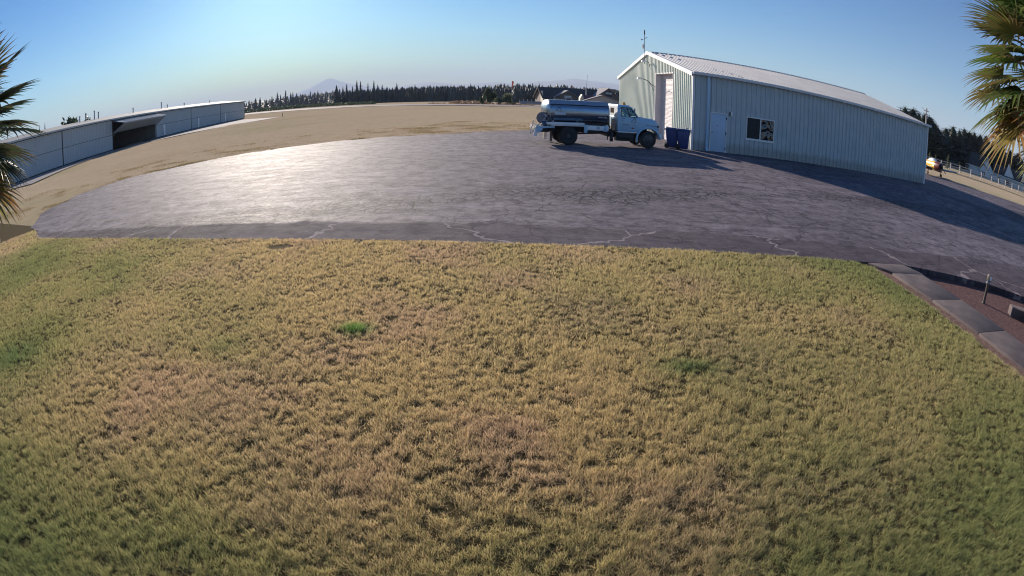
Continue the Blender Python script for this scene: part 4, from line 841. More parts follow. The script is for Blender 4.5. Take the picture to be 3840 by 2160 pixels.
for x, h in ((31.5, 0.5), (41.2, 0.55), (44.3, 1.2), (57.5, 0.8), (70.8, 1.0), (72.2, 1.3), (75.1, 1.1), (77.0, 0.8), (14.0, 0.5)):
    mb = MB(); mb.tube([(x, -5.6, LH + 0.75), (x, -5.6, LH + 1.0 + h)], 0.11, 8); mb.tube([(x, -5.6, LH + 1.0 + h - 0.12), (x, -5.6, LH + 1.03 + h)], 0.16, 8); mb.build('roof_vent', M['pole'], rf)
bays = [0.0, 20.75, 40.1, OP[0] - 0.35, OP[1] + 0.15, 89.4, LEN]
def bay_door(a, b, md=None, split=2.4):
    d = MB(); x = a + 0.12
    d.box(a + 0.10, b - 0.10, 0.002, 0.05, 0.18, split - 0.03); d.box(a + 0.10, b - 0.10, 0.002, 0.05, split + 0.03, LH - 0.18)
    while x < b - 0.2: d.box(x, x + 0.05, 0.05, 0.075, 0.19, split - 0.04); d.box(x, x + 0.05, 0.05, 0.075, split + 0.04, LH - 0.19); x += 0.45
    d = d.build('bifold_door', M['hangwall'], hr_, smooth=0)
    s_ = MB(); s_.box(a + 0.02, a + 0.095, 0.001, 0.09, 0.0, LH - 0.05); s_.box(b - 0.095, b - 0.02, 0.001, 0.09, 0.0, LH - 0.05); s_.box(a + 0.1, b - 0.1, 0.001, 0.04, split - 0.028, split + 0.028); s_.box(a + 0.1, b - 0.1, 0.001, 0.05, LH - 0.175, LH - 0.06); s_.box(a + 0.1, b - 0.1, 0.001, 0.03, 0.0, 0.175)
    s_.build('door_seam', M['seam'], d, smooth=0)
    if md:
        m_ = MB().box(md, md + 0.95, 0.076, 0.10, 0.20, 2.28).build('wicket_door', M['truckwhite'], d, smooth=0)
        f_ = MB(); f_.box(md - 0.06, md, 0.074, 0.095, 0.19, 2.34); f_.box(md + 0.95, md + 1.01, 0.074, 0.095, 0.19, 2.34); f_.build('wicket_frame', M['seam'], d, smooth=0)
bay_door(bays[0], bays[1], 16.6); bay_door(bays[1], bays[2], 35.3); bay_door(bays[2], bays[3], 53.7); bay_door(bays[4], bays[5]); bay_door(bays[5], bays[6])
# raised bi-fold door
a, b = OP
cz0, cz1, ot = LH - 0.25, 3.45, 2.6
mb = MB(); mb.hexa([(a, 0.10, cz0 - 0.08), (a, ot, cz1 + 0.45), (b, ot, cz1 + 0.45), (b, 0.10, cz0 - 0.08)][::-1], [(a, 0.10, cz0), (a, ot, cz1 + 0.53), (b, ot, cz1 + 0.53), (b, 0.10, cz0)][::-1])
mb.hexa([(a, 0.06, cz1 - 0.8), (a, ot - 0.03, cz1 + 0.34), (b, ot - 0.03, cz1 + 0.34), (b, 0.06, cz1 - 0.8)][::-1], [(a, 0.06, cz1 - 0.72), (a, ot - 0.03, cz1 + 0.42), (b, ot - 0.03, cz1 + 0.42), (b, 0.06, cz1 - 0.72)][::-1])
x = a + 0.3
while x < b - 0.2:
    mb.hexa([(x, 0.12, cz0 + 0.002), (x, ot, cz1 + 0.532), (x + .06, ot, cz1 + 0.532), (x + .06, 0.12, cz0 + 0.002)][::-1], [(x, 0.12, cz0 + .03), (x, ot, cz1 + 0.56), (x + .06, ot, cz1 + 0.56), (x + .06, 0.12, cz0 + .03)][::-1]); x += 0.45
rd = mb.build('raised_door', M['hangwall'], hr_, smooth=0); rd['label'] = 'bi-fold hangar door folded up into a canopy'
for x in (a + 0.1, b - 0.1): MB().tube([(x, 0.05, 2.3), (x, ot - 0.2, cz1 + 0.3)], 0.06, 6).build('door_arm', M['pole'], rd)
lp = MB(); lp.box(31.1, 31.5, 0.46, 0.9, LH - 0.12, LH + 0.0); lp.build('eave_lamp', M['lamp'], hr_, bevel=0.02)
def lpos(x, y, z=0.03):
    c, s = math.cos(LAL + PI), math.sin(LAL + PI); return (LX + c * x - s * y, LY + s * x + c * y, z)
# things standing in the open bay
o = thing('step_ladder', 'dark step ladder standing in the open hangar bay', 'ladder', lpos(72.6, -5)); mb = MB()
for s in (-0.3, 0.3): mb.tube([(s, -0.45, 0), (s * 0.7, 0, 1.6)], 0.04, 6); mb.tube([(s, 0.45, 0), (s * 0.7, 0, 1.6)], 0.04, 6)
mb.build('rails', M['darkmetal'], o); mb = MB()
for k in range(4): MB().box(-0.27, 0.27, -0.40 + k * 0.09, -0.28 + k * 0.09, 0.28 + k * 0.33, 0.31 + k * 0.33).build('tread', M['pole'], o)
o = MB().lathe([(0.28, 0), (0.29, 0.02), (0.28, 0.28), (0.295, 0.30), (0.28, 0.32), (0.28, 0.58), (0.295, 0.6), (0.28, 0.62), (0.29, 0.88), (0.27, 0.90)], (0, 0, 0), 'z', 18).build('oil_drum', M['darkmetal'], loc=lpos(64.6, -6)); tag(o, 'dark steel drum standing in the open hangar bay', 'drum')
o = thing('tool_trolley', 'low dark tool trolley on castors in the open hangar bay', 'trolley', lpos(67.5, -5.5)); mb = MB(); mb.box(-0.5, 0.5, -0.3, 0.3, 0.18, 0.75); mb.box(-0.52, 0.52, -0.32, 0.32, 0.76, 0.80); mb.build('cabinet', M['darkmetal'], o, bevel=0.02)
for q in ((-.4, -.2), (.4, -.2), (-.4, .2), (.4, .2)): MB().lathe([(0.02, -.03), (0.08, -.03), (0.08, .03), (0.02, .03)], (q[0], q[1], 0.085), 'y', 12).build('castor', M['black'], o)
MB().tube([(0.52, -.25, 0.7), (0.68, -.25, 0.95), (0.68, .25, 0.95), (0.52, .25, 0.7)], 0.02, 6).build('handle', M['pole'], o)
# marker post beside the pale taxiway
mp = MB().tube([(0, 0, -0.05), (0, 0, 0.72)], 0.05, 8).tube([(0, 0, 0.72), (0, 0, 0.80)], 0.065, 8).build('marker_post', M['darkmetal'], loc=hit(1059.5, 438.5)); tag(mp, 'short dark marker post in the dry grass at the tip of the pale taxiway', 'post')

# ------------------------------------------------------------------ foliage generators
def conifer(seed, h, rad, whorls, per, droop=0.35, ragged=0.35, base=0.08, core=0.55, pw=0.8):
    """returns vertex, triangle arrays for a crown of needle-clad boughs"""
    r_ = np.random.default_rng(seed); V = []; T = []
    for k in range(whorls):
        t = (k + r_.random() * 0.6) / whorls; z = h * (base + (1 - base) * t); R_ = rad * (1 - t) ** pw * (0.72 + ragged * r_.random()) * (0.75 + 0.5 * float(vnoise(np.float64(t * 5 + seed * 3.1), np.float64(seed * 1.7)))) + 0.03 * rad
        for q in range(max(3, int(per * (1 - 0.45 * t)))):
            if r_.random() < 0.10: continue
            a = r_.random() * 2 * PI; L = R_ * (0.6 + 0.55 * r_.random()); dx, dy = math.cos(a), math.sin(a); px_, py_ = -dy, dx
            dr = droop * (1 - t * 0.9) * (-0.5 + 2.2 * r_.random()); nseg = 3 if L > 0.25 * rad else 2; lift = 0.20 * L * t
            wdt = L * 0.30 + 0.03 * rad
            pts = []
            for s in range(nseg + 1):
                u = s / nseg; pts.append((dx * L * u, dy * L * u, z - dr * L * u * (0.4 + 0.6 * u) + lift * u))
            for s in range(nseg):
                for side in (-1, 1):
                    o = len(V); c0, c1 = pts[s], pts[s + 1]; ww = wdt * (1 - 0.75 * s / nseg) * (0.7 + 0.6 * r_.random())
                    V += [c0, c1, (c1[0] * 0.9 + c0[0] * 0.1 + side * px_ * ww, c1[1] * 0.9 + c0[1] * 0.1 + side * py_ * ww, c1[2] - ww * (0.25 + 0.4 * r_.random()))]
                    T.append((o, o + 1, o + 2))
            o = len(V); e = pts[-1]; V += [(e[0] + px_ * wdt * .15, e[1] + py_ * wdt * .15, e[2]), (e[0] - px_ * wdt * .15, e[1] - py_ * wdt * .15, e[2]), (e[0] * 1.12, e[1] * 1.12, e[2] - 0.02 * L)]; T.append((o, o + 1, o + 2))
    nc = 9; kc = 9; o = len(V)                       # dense inner foliage
    for s in range(kc + 1):
        t = s / kc
        for q in range(nc):
            a = 2 * PI * (q + 0.5 * (s % 2)) / nc; rr_ = rad * core * (1 - t) ** pw * (0.55 + 0.7 * r_.random()) * (0.75 + 0.5 * float(vnoise(np.float64(t * 5 + seed * 3.1), np.float64(seed * 1.7)))) + 0.01 * rad; V.append((rr_ * math.cos(a), rr_ * math.sin(a), h * (base + (0.97 - base) * t) - 0.3 * rr_))
    for s in range(kc):
        for q in range(nc): T += [(o + s * nc + q, o + s * nc + (q + 1) % nc, o + (s + 1) * nc + q), (o + s * nc + (q + 1) % nc, o + (s + 1) * nc + (q + 1) % nc, o + (s + 1) * nc + q)]
    o = len(V); V += [(0.02 * rad, 0, h * 0.93), (-0.02 * rad, 0, h * 0.93), (0, 0, h * 1.02)]; T.append((o, o + 1, o + 2))
    return np.array(V), np.array(T)
def leafball(seed, rx, ry, rz, n, size, zc, lumps=7):
    r_ = np.random.default_rng(seed); cs = (r_.random((lumps, 3)) - 0.5) * np.array([1.3 * rx, 1.3 * ry, 1.1 * rz]); rs = 0.38 + 0.25 * r_.random(lumps)
    k = r_.integers(0, lumps, n); d = r_.normal(size=(n, 3)); d /= np.linalg.norm(d, axis=1)[:, None]; rr = (r_.random(n) ** 0.45)[:, None]
    c = cs[k] + d * rr * rs[k][:, None] * np.array([rx, ry, rz]) + np.array([0, 0, zc]); c[:, 2] = np.maximum(c[:, 2], 0.04)
    a = r_.normal(size=(n, 3)); b = np.cross(a, r_.normal(size=(n, 3))); a /= np.linalg.norm(a, axis=1)[:, None]; b /= np.linalg.norm(b, axis=1)[:, None]
    s = (size * (0.6 + 0.8 * r_.random(n)))[:, None]
    V = np.stack([c - a * s, c + b * s * 0.45, c + a * s, c - b * s * 0.45], 1).reshape(-1, 3); return V, np.arange(4 * n).reshape(-1, 4)
def fobj(name, V, F, m, parent=None): return npmesh(name, V, F.ravel(), [F.shape[1]] * len(F), m, parent)

# conifers that can be told apart
PROTO = {}
def tree_thing(key, label, cat, loc, scale, rz, group, h=10, rad=2.2, whorls=26, per=9, m='fir', name='fir_tree', sxy=None, base=0.08, ragged=0.35, core=0.5, pw=0.8):
    if key not in PROTO:
        t = bpy.data.objects.new(name, None); COL.objects.link(t)
        V, T = conifer(hash(key) % 9973 if not isinstance(key, int) else key, h, rad, whorls, per, base=base, ragged=ragged, core=core, pw=pw); fobj('crown', V, T, M[m], t)
        MB().tube([(0, 0, -0.4), (0.02, 0, h * 0.5), (0, 0, h * 0.96)], 0.028 * h * 0.6, 7, 0.01).build('trunk', M['bark'], t); PROTO[key] = t
    else: t = copy_tree(PROTO[key])
    t.location = loc; t.rotation_euler = (0, 0, rz); sx = scale if sxy is None else sxy; t.scale = (sx, sx, scale); t.name = name
    return tag(t, label, cat, group)

def tree_from_px(px, ytop, dist, wid_px, keyi, label, group, **kw):
    """stand a tree at a chosen distance so that its tip reaches the sight line"""
    d = ray(px, ytop); hd = math.hypot(d.x, d.y); x, y = d.x / hd * dist, d.y / hd * dist; z0 = float(hz(x, y)); zt = H + d.z / hd * dist
    h = zt - z0; w = wid_px * LA * dist * 1.5
    return tree_thing(keyi, label, 'fir tree', (x, y, z0), h / 10.0, random.random() * 6.28, group, sxy=w / 4.4, **kw)
G1 = 'tall firs rising above the forest edge'
ORD = 'first second third fourth fifth sixth seventh eighth ninth tenth eleventh twelfth thirteenth fourteenth fifteenth sixteenth seventeenth eighteenth nineteenth twentieth twenty-first'.split()
def nth(v, vs): return ORD[sorted(vs).index(v)]
L1 = 'tall dark fir rising above the far forest edge, %s of its group from the left'
rr = random.Random(3)
TL1 = [(1262, 316, 34), (1300, 311, 26), (1286, 322, 22), (1322, 320, 24), (1338, 299, 24), (1352, 300, 26), (1380, 306, 22), (1402, 299, 20), (1417, 314, 24), (1433, 313, 26), (1488, 308, 22), (1536, 322, 20), (1556, 314, 22), (1452, 323, 20), (1590, 326, 18), (1765, 308, 14), (1273, 330, 26)]
for px, yt, w in TL1:
    tree_from_px(px, yt, 395 + rr.uniform(-15, 25), w, 101 + rr.randrange(4), L1 % nth(px, [q[0] for q in TL1]), G1, m='firfar', whorls=20, per=8, ragged=0.8)
G2 = 'hazy firs behind the shrub rows'
L2 = 'hazy grey fir in the paler tree line, %s of its group from the hangar row'
TL2 = [(958, 366, 30), (975, 362, 30), (998, 368, 26), (1020, 356, 24), (1040, 343, 20), (1052, 352, 24), (1071, 335, 24), (1090, 344, 22), (1098, 342, 20), (1112, 346, 24), (1135, 350, 26), (1164, 338, 20), (1178, 344, 22), (1192, 336, 24), (1204, 340, 22), (1220, 350, 26), (1240, 348, 26), (1150, 356, 28), (934, 372, 26)]
for px, yt, w in TL2:
    tree_from_px(px, yt, 760 + rr.uniform(-60, 60), w, 101 + rr.randrange(4), L2 % nth(px, [q[0] for q in TL2]), G2, m='firfar', ragged=0.8)
# the forest itself: one mass
def forest(name, rows, label):
    Vs, Ts = [], []; o = 0; kinds = [conifer(300 + k, 10, 2.3, 13, 7, ragged=0.5, core=0.72) for k in range(5)]
    r_ = np.random.default_rng(9)
    for az0, az1, dist, n, e0, e1 in rows:
        for k in range(n):
            a = az0 + (az1 - az0) * (k + r_.random() * 0.9) / n; dd = dist * (0.97 + 0.06 * r_.random()); p = polar(a, dd)
            el = e0 + (e1 - e0) * (a - az0) / (az1 - az0); ht = (H + math.tan(R(el)) * dd - p.z) * (0.80 + 0.22 * r_.random())
            V, T = kinds[r_.integers(5)]; th_ = r_.random() * 6.28; c, s = math.cos(th_), math.sin(th_); w_ = ht / 10 * (0.75 + 0.9 * r_.random())
            W = np.stack([(V[:, 0] * c - V[:, 1] * s) * w_ + p.x, (V[:, 0] * s + V[:, 1] * c) * w_ + p.y, V[:, 2] * ht / 10 + p.z - 0.2], 1)
            Vs.append(W); Ts.append(T + o); o += len(W)
    ob = fobj(name, np.concatenate(Vs), np.concatenate(Ts), M['firfar']); return tag(ob, label, 'forest', kind='stuff')
forest('fir_forest', [(-19, -9, 410, 90, 0.95, 0.92), (-9, 1.0, 400, 110, 0.92, 1.0), (1.0, 13, 405, 90, 1.0, 0.92), (-19, -6, 425, 90, 1.0, 0.97), (-2, 6, 470, 60, 1.25, 1.2), (4, 14, 520, 60, 1.12, 1.0), (-19, 13, 418, 180, 0.97, 0.97)],
       'dense dark fir plantation along the far side of the airfield')
forest('hazy_woods', [(-31, -19, 820, 60, 0.75, 1.1), (-31, -18, 860, 60, 0.8, 1.15), (-26, -18.5, 780, 46, 0.85, 1.0), (-68, -31, 600, 60, 0.5, 0.8)], 'pale hazy woodland fading out behind the hangar row')
# low shrub rows in front of the hazy trees
Vs, Fs = [], []; o = 0; r_ = np.random.default_rng(4)
for k in range(520):
    t = k / 519; px = 905 + 500 * t + r_.uniform(-8, 8); dd = (470 - 250 * t ** 0.7) * (1 + r_.uniform(-0.04, 0.16)); d = ray(px, 380); hd = math.hypot(d.x, d.y); x_, y_ = d.x / hd * dd, d.y / hd * dd
    s = (2.9 - 1.9 * t) * r_.uniform(0.7, 1.2); V, F = leafball(k, s * 0.75, s * 0.75, s * 0.62, 46, s * 0.20, s * 0.5, 4); V = V + np.array([x_, y_, float(hz(x_, y_)) - 0.1]); Vs.append(V); Fs.append(F + o); o += len(V)
sh = fobj('distant_shrubbery', np.concatenate(Vs), np.concatenate(Fs), M['bush']); tag(sh, 'rows of low grey-green shrubs along the far side of the runway', 'shrubs', kind='stuff')
Vs, Fs = [], []; o = 0
for k in range(190):
    px = 1610 + 395 * r_.random(); dd = 133 + 14 * r_.random() + (1940 - px) * 0.03; d = ray(px, 380); hd = math.hypot(d.x, d.y); x_, y_ = d.x / hd * dd, d.y / hd * dd
    s = r_.uniform(0.35, 0.95) * (1.0 if 1690 < px < 1830 else 0.6); V, F = leafball(900 + k, s * 1.1, s * 1.1, s * 0.8, 40, s * 0.25, s * 0.45, 3); V = V + np.array([x_, y_, float(hz(x_, y_)) - 0.05]); Vs.append(V); Fs.append(F + o); o += len(V)
db = fobj('dry_weeds', np.concatenate(Vs), np.concatenate(Fs), M['drybrush']); tag(db, 'tan dry brush along the field edge below the forest', 'brush', kind='stuff')
def bush(px, ybase, ytop, dist, wpx, label, m, seed, n=900):
    d = ray(px, ytop); hd = math.hypot(d.x, d.y); x_, y_ = d.x / hd * dist, d.y / hd * dist; z0 = float(hz(x_, y_)); h = H + d.z / hd * dist - z0; w_ = wpx * LA * dist / 2
    t = thing('bush', label, 'bush', (x_, y_, z0)); V, F = leafball(seed, w_, w_, h * 0.52, n, h * 0.06, h * 0.5, 10); fobj('foliage', V, F, M[m], t)
    mb = MB()
    for k in range(4): mb.tube([(0, 0, -0.1), (w_ * 0.3 * math.cos(k * 1.7), w_ * 0.3 * math.sin(k * 1.7), h * 0.6)], 0.05, 5, 0.02)
    mb.build('stem', M['bark'], t)
bush(1838, 374, 329, 139, 52, 'big rounded dark bush left of the windsock pole', 'bush', 1, 1600)
bush(1808, 379, 361, 134, 26, 'small grey bush at the left foot of the big rounded bush', 'bush', 2)
bush(1870, 379, 362, 132, 34, 'low pale green bush between the big bush and the windsock', 'palebush', 3)
bush(1902, 384, 350, 130, 40, 'leafy yellow-green bush just left of the windsock pole', 'palebush', 4, 1300)
bush(1927, 386, 378, 126, 18, 'tiny dark shrub at the foot of the windsock pole', 'bush', 5, 400)
# windsock
p = hit(1919, 387); top = H + math.tan(R(1.30)) * p.xy.length
wk = thing('windsock', 'limp red-orange windsock on a grey pole at the far field edge', 'windsock', p)
hh = top - p.z; MB().tube([(0, 0, -0.2), (0, 0, hh)], 0.16, 8, 0.08).build('pole', M['pole'], wk)
ws_ = MB(); ws_.tube([(0.25, -0.1, hh - 0.1), (0.35, -0.12, hh - 0.6), (0.30, -0.12, hh - 1.5), (0.22, -0.12, hh - 2.3), (0.16, -0.12, hh - 2.9)], 0.42, 12, 0.22); ws_.tube([(0.3, -0.1, hh - 0.15), (0.9, -0.2, hh - 0.75)], 0.26, 10, 0.12); ws_.build('sock', M['windsock'], wk)
MB().tube([(-0.05, 0, hh - 0.05), (0.4, -0.1, hh - 0.05)], 0.05, 6).build('swivel_arm', M['pole'], wk)
MB().lathe([(0.7, -0.2), (0.7, 0.15), (0.4, 0.3)], (0, 0, 0), 'z', 12).build('base', M['palecon'], wk)

# mountains
def ridge(name, pts, dist, depth, base=-6):
    """pts: (azimuth, elevation) of the crest; a long hill with a front and a back slope"""
    az = np.linspace(pts[0][0], pts[-1][0], 170); el = np.interp(az, [p[0] for p in pts], [p[1] for p in pts]); V = []; nrow = 9
    el = el + (fbm(az * 1.9 + 3, az * 0 + 5, 4) - 0.5) * 0.10 * np.clip(el, 0, 1)
    for k in range(nrow):
        u = k / (nrow - 1) * 2 - 1                      # -1 front foot, 0 crest, 1 back foot
        for a, e in zip(az, el):
            dd = dist + u * depth; hh = max(0, math.tan(R(max(e, 0))) * dist) * (1 - abs(u)) ** 0.8
            V.append((dd * math.sin(R(a)), dd * math.cos(R(a)), base + hh + (0 if u == 0 else 8 * float(vnoise(np.float64(a * 2.1 + u * 5), np.float64(u * 3 + 9))) * (1 - abs(u)))))
    F = np.array([(k * 170 + i, k * 170 + i + 1, (k + 1) * 170 + i + 1, (k + 1) * 170 + i) for k in range(nrow - 1) for i in range(169)])
    o = npmesh(name, np.array(V), F.ravel(), [4] * len(F), M['hill'], smooth=True); tag(o, kind='structure')
M['hill'] = mat('wooded_far_hill', (0.05, 0.065, 0.06), 0.95, var=0.3, vs=0.004)
ridge('hills', [(-14.5, 0), (-13.2, 0.75), (-11, 1.12), (-9.2, 1.28), (-7.6, 1.22), (-5.5, 0.98), (-3.5, 1.12), (-1.5, 1.18), (0.5, 1.05), (2.6, 1.36), (4.6, 1.55), (6.2, 1.84), (7.6, 1.66), (9.0, 1.58), (10.5, 1.5), (13, 1.4), (17, 0.9), (22, 0.3), (24, 0)], 17500, 3000)
ridge('mountain', [(-27, 0), (-25, 0.75), (-23, 1.08), (-21.6, 1.45), (-20.4, 1.95), (-19.7, 2.28), (-19.3, 2.36), (-18.9, 2.28), (-18.2, 1.95), (-17, 1.55), (-15.5, 1.25), (-13, 0.9), (-10, 0)], 24000, 1200)
ridge('low_hills', [(-22, 0), (-20.5, 0.9), (-18.6, 1.22), (-17.0, 1.15), (-15, 0.9), (-13, 0)], 18500, 1200)
# ------------------------------------------------------------------ brown house, garage and antenna beyond the runway
hA = thing('brown_house', 'big brown house with dark roof, porch and cross gable beyond the runway', 'house', (8.6, 173, -1.45), 0.2)
D_ = 11.0
mb = MB(); mb.prism([(0, 0), (D_, 0), (D_, 3.0), (D_ / 2, 5.7), (0, 2.6)], 'x', 0.35, 0.6); mb.box(0.6, 24, 0.05, D_ - 0.2, 0, 2.8); mb.build('wall', M['brownsiding'], hA, smooth=0)
MB().prism([(-0.05, 0), (3.2, 0), (3.2, 3.6), (1.55, 4.9), (-0.05, 2.5)], 'x', 0.2, 0.34).build('gable_end', M['cream'], hA, smooth=0)
mb = MB(); mb.prism([(-0.9, 2.35), (D_ / 2, 5.85), (D_ + 0.9, 2.35), (D_ + 0.9, 2.55), (D_ / 2, 6.1), (-0.9, 2.55)], 'x', -0.3, 24.2); rf = mb.build('roof', M['shingle'], hA, smooth=0)
# small porch gable, its left slope catching light
mb = MB(); mb.hexa([(3.3, -1.6, 2.7), (7.9, -1.6, 5.05), (7.9, 5, 5.05), (3.3, 0.5, 2.7)], [(3.3, -1.6, 2.85), (7.9, -1.6, 5.25), (7.9, 5, 5.25), (3.3, 0.5, 2.85)]); mb.hexa([(7.9, -1.6, 5.05), (11.6, -1.6, 2.7), (11.6, 0.5, 2.7), (7.9, 5, 5.05)], [(7.9, -1.6, 5.25), (11.6, -1.6, 2.85), (11.6, 0.5, 2.85), (7.9, 5, 5.25)]); mb.build('porch_roof', M['greyshingle'], hA, smooth=0)
MB().prism([(3.9, 2.75), (11.0, 2.75), (7.9, 5.0)], 'y', -1.3, 0.3).build('porch_gable', M['brownsiding'], hA, smooth=0)
mb = MB(); mb.box(3.2, 12.3, -1.5, -1.25, 2.45, 2.65); mb.build('porch_beam', M['greyshingle'], hA, smooth=0)
for x in (3.4, 7.0, 9.0, 12.1): MB().box(x, x + 0.38, -1.45, -1.1, 0, 2.45).build('porch_post', M['cream'], hA, smooth=0)
for x, z0, z1, wd in ((3.9, 1.1, 2.2, 1.5), (5.6, 1.0, 2.1, 0.8), (6.5, 1.0, 2.1, 0.5), (10.2, 0.9, 2.0, 0.8), (11.2, 0.9, 2.0, 0.7)):
    f_ = MB(); f_.box(x - 0.08, x + wd + 0.08, -0.02, 0.049, z0 - 0.08, z1 + 0.08); f_ = f_.build('window', M['trim'], hA, smooth=0); MB().box(x, x + wd, -0.05, -0.022, z0, z1).build('pane', M['litglass'], f_, smooth=0)
f_ = MB().box(6.8, 9.0, -1.36, -1.302, 2.75, 3.45).build('window', M['trim'], hA, smooth=0); mb = MB(); [mb.box(6.9 + k * 0.7, 7.5 + k * 0.7, -1.40, -1.362, 2.82, 3.38) for k in range(3)]; mb.build('pane', M['litglass'], f_, smooth=0)
MB().box(7.6, 8.6, -0.03, 0.048, 0, 2.1).build('front_door', M['rustwood'], hA, smooth=0)
# cross gable on the right
MB().prism([(15.6, 0), (24.6, 0), (24.6, 4.0), (21.2, 6.3), (17.2, 3.9), (15.6, 3.0)], 'y', -2.0, 0.0).build('cross_gable', M['brownsiding'], hA, smooth=0)
mb = MB(); mb.hexa([(16.0, -2.5, 3.0), (21.2, -2.5, 6.55), (21.2, 6, 6.55), (16.0, 6, 3.0)], [(16.0, -2.5, 3.18), (21.2, -2.5, 6.75), (21.2, 6, 6.75), (16.0, 6, 3.18)]); mb.hexa([(21.2, -2.5, 6.55), (25.2, -2.5, 3.6), (25.2, 6, 3.6), (21.2, 6, 6.55)], [(21.2, -2.5, 6.75), (25.2, -2.5, 3.8), (25.2, 6, 3.8), (21.2, 6, 6.75)]); mb.build('cross_gable_roof', M['greyshingle'], hA, smooth=0)
MB().hexa([(21.4, -0.5, 6.3), (26.2, -0.5, 5.9), (26.2, 6, 5.9), (21.4, 6, 6.3)], [(21.4, 2, 6.8), (25.2, 2, 6.6), (25.2, 5, 6.6), (21.4, 5, 6.8)]).build('rear_roof', M['shingle'], hA, smooth=0)
f_ = MB().box(20.2, 22.6, -2.06, -2.002, 3.75, 5.4).build('window', M['seam'], hA, smooth=0); mb = MB(); mb.box(20.3, 21.3, -2.1, -2.062, 4.7, 5.3); mb.box(21.45, 22.5, -2.1, -2.062, 4.7, 5.3); mb.build('pane', M['litglass'], f_, smooth=0)
mb = MB()
yf = thing('yard_fence', 'grey mesh yard fence left of the brown house', 'fence', (8.6, 171.5, -1.45), 0.2)
for k in range(6): MB().box(-7.5 + k * 1.3, -7.4 + k * 1.3, -0.5, -0.4, 0.0, 1.9).build('post', M['pole'], yf, smooth=0)
MB().box(-7.5, -0.4, -0.44, -0.40, 0.25, 1.3).build('screen', mat('grey_fence_mesh', (0.25, 0.25, 0.28), 0.8), yf, smooth=0)
# tan garage
gA = thing('tan_garage', 'tan metal garage with low gable roof partly hidden behind the fuel tank', 'garage', (14, 90, -0.5), -0.1)
MB().prism([(-2.55, 0), (3.15, 0), (3.15, 2.1), (0.4, 3.0), (-2.55, 1.95)], 'y', 0, 7).build('wall', M['tan'], gA, smooth=0)
mb = MB()
mb.hexa([(-2.8, -0.25, 1.93), (0.4, -0.25, 3.05), (0.4, 7.2, 3.05), (-2.8, 7.2, 1.93)], [(-2.8, -0.25, 2.03), (0.4, -0.25, 3.16), (0.4, 7.2, 3.16), (-2.8, 7.2, 2.03)]); mb.hexa([(0.4, -0.25, 3.05), (3.4, -0.25, 2.06), (3.4, 7.2, 2.06), (0.4, 7.2, 3.05)], [(0.4, -0.25, 3.16), (3.4, -0.25, 2.16), (3.4, 7.2, 2.16), (0.4, 7.2, 3.16)])
mb.build('roof', M['greyshingle'], gA, smooth=0)
MB().box(-1.35, 2.15, -0.03, -0.002, 0.0, 1.42).build('garage_door', M['rustwood'], gA, smooth=0)
MB().box(-1.45, 2.25, -0.08, -0.032, 1.43, 1.54).build('door_header', M['seam'], gA, smooth=0)
# cream shed with dark red roof
sA = thing('red_roofed_shed', 'small cream shed with dark red roof left of the tan garage', 'shed', (11.45, 96.3, -0.6), -0.05)
MB().prism([(-0.05, 0), (0.55, 0), (0.55, 2.6), (0.3, 3.15), (-0.05, 2.5)], 'y', 0, 4).box(0.56, 3.0, 0.1, 4, 0, 1.9).build('wall', M['cream'], sA, smooth=0)
MB().hexa([(0.5, -0.1, 1.6), (3.6, -0.1, 1.7), (3.6, 3.4, 2.9), (0.5, 3.4, 2.9)], [(0.5, -0.1, 1.72), (3.6, -0.1, 1.82), (3.6, 3.4, 3.05), (0.5, 3.4, 3.05)]).build('roof', M['redroof'], sA, smooth=0)
# antenna mast
pA = polar(7.35, 118); an = thing('antenna_mast', 'tall grey antenna mast with a thin whip behind the tan garage', 'mast', pA)
ht = H + math.tan(R(2.28)) * 118 - pA.z
MB().tube([(0, 0, -0.2), (0, 0, ht * 0.62)], 0.20, 8, 0.15).build('pole', M['pole'], an); MB().tube([(0.05, 0, ht * 0.6), (0.22, 0, ht)], 0.05, 6, 0.03).build('whip', M['pole'], an)
mb = MB(); mb.box(-0.65, -0.25, -0.1, 0.1, ht * 0.56, ht * 0.64); mb.tube([(0, 0, ht * 0.58), (-0.5, 0, ht * 0.60)], 0.04, 6); mb.build('aerial', M['pole'], an); MB().lathe([(0.02, 0), (0.2, 0.05), (0.2, 0.3), (0.02, 0.34)], (-0.25, 0, ht * 0.30), 'z', 10).build('meter_box', M['white'], an)

# ------------------------------------------------------------------ white farmhouse at the right
fA = thing('white_farmhouse', 'white gabled farmhouse with dark roofs and a long low wing behind the rail fence', 'house', (123.25, 102.03, 0.0), math.atan2(-0.78475, 0.61981))
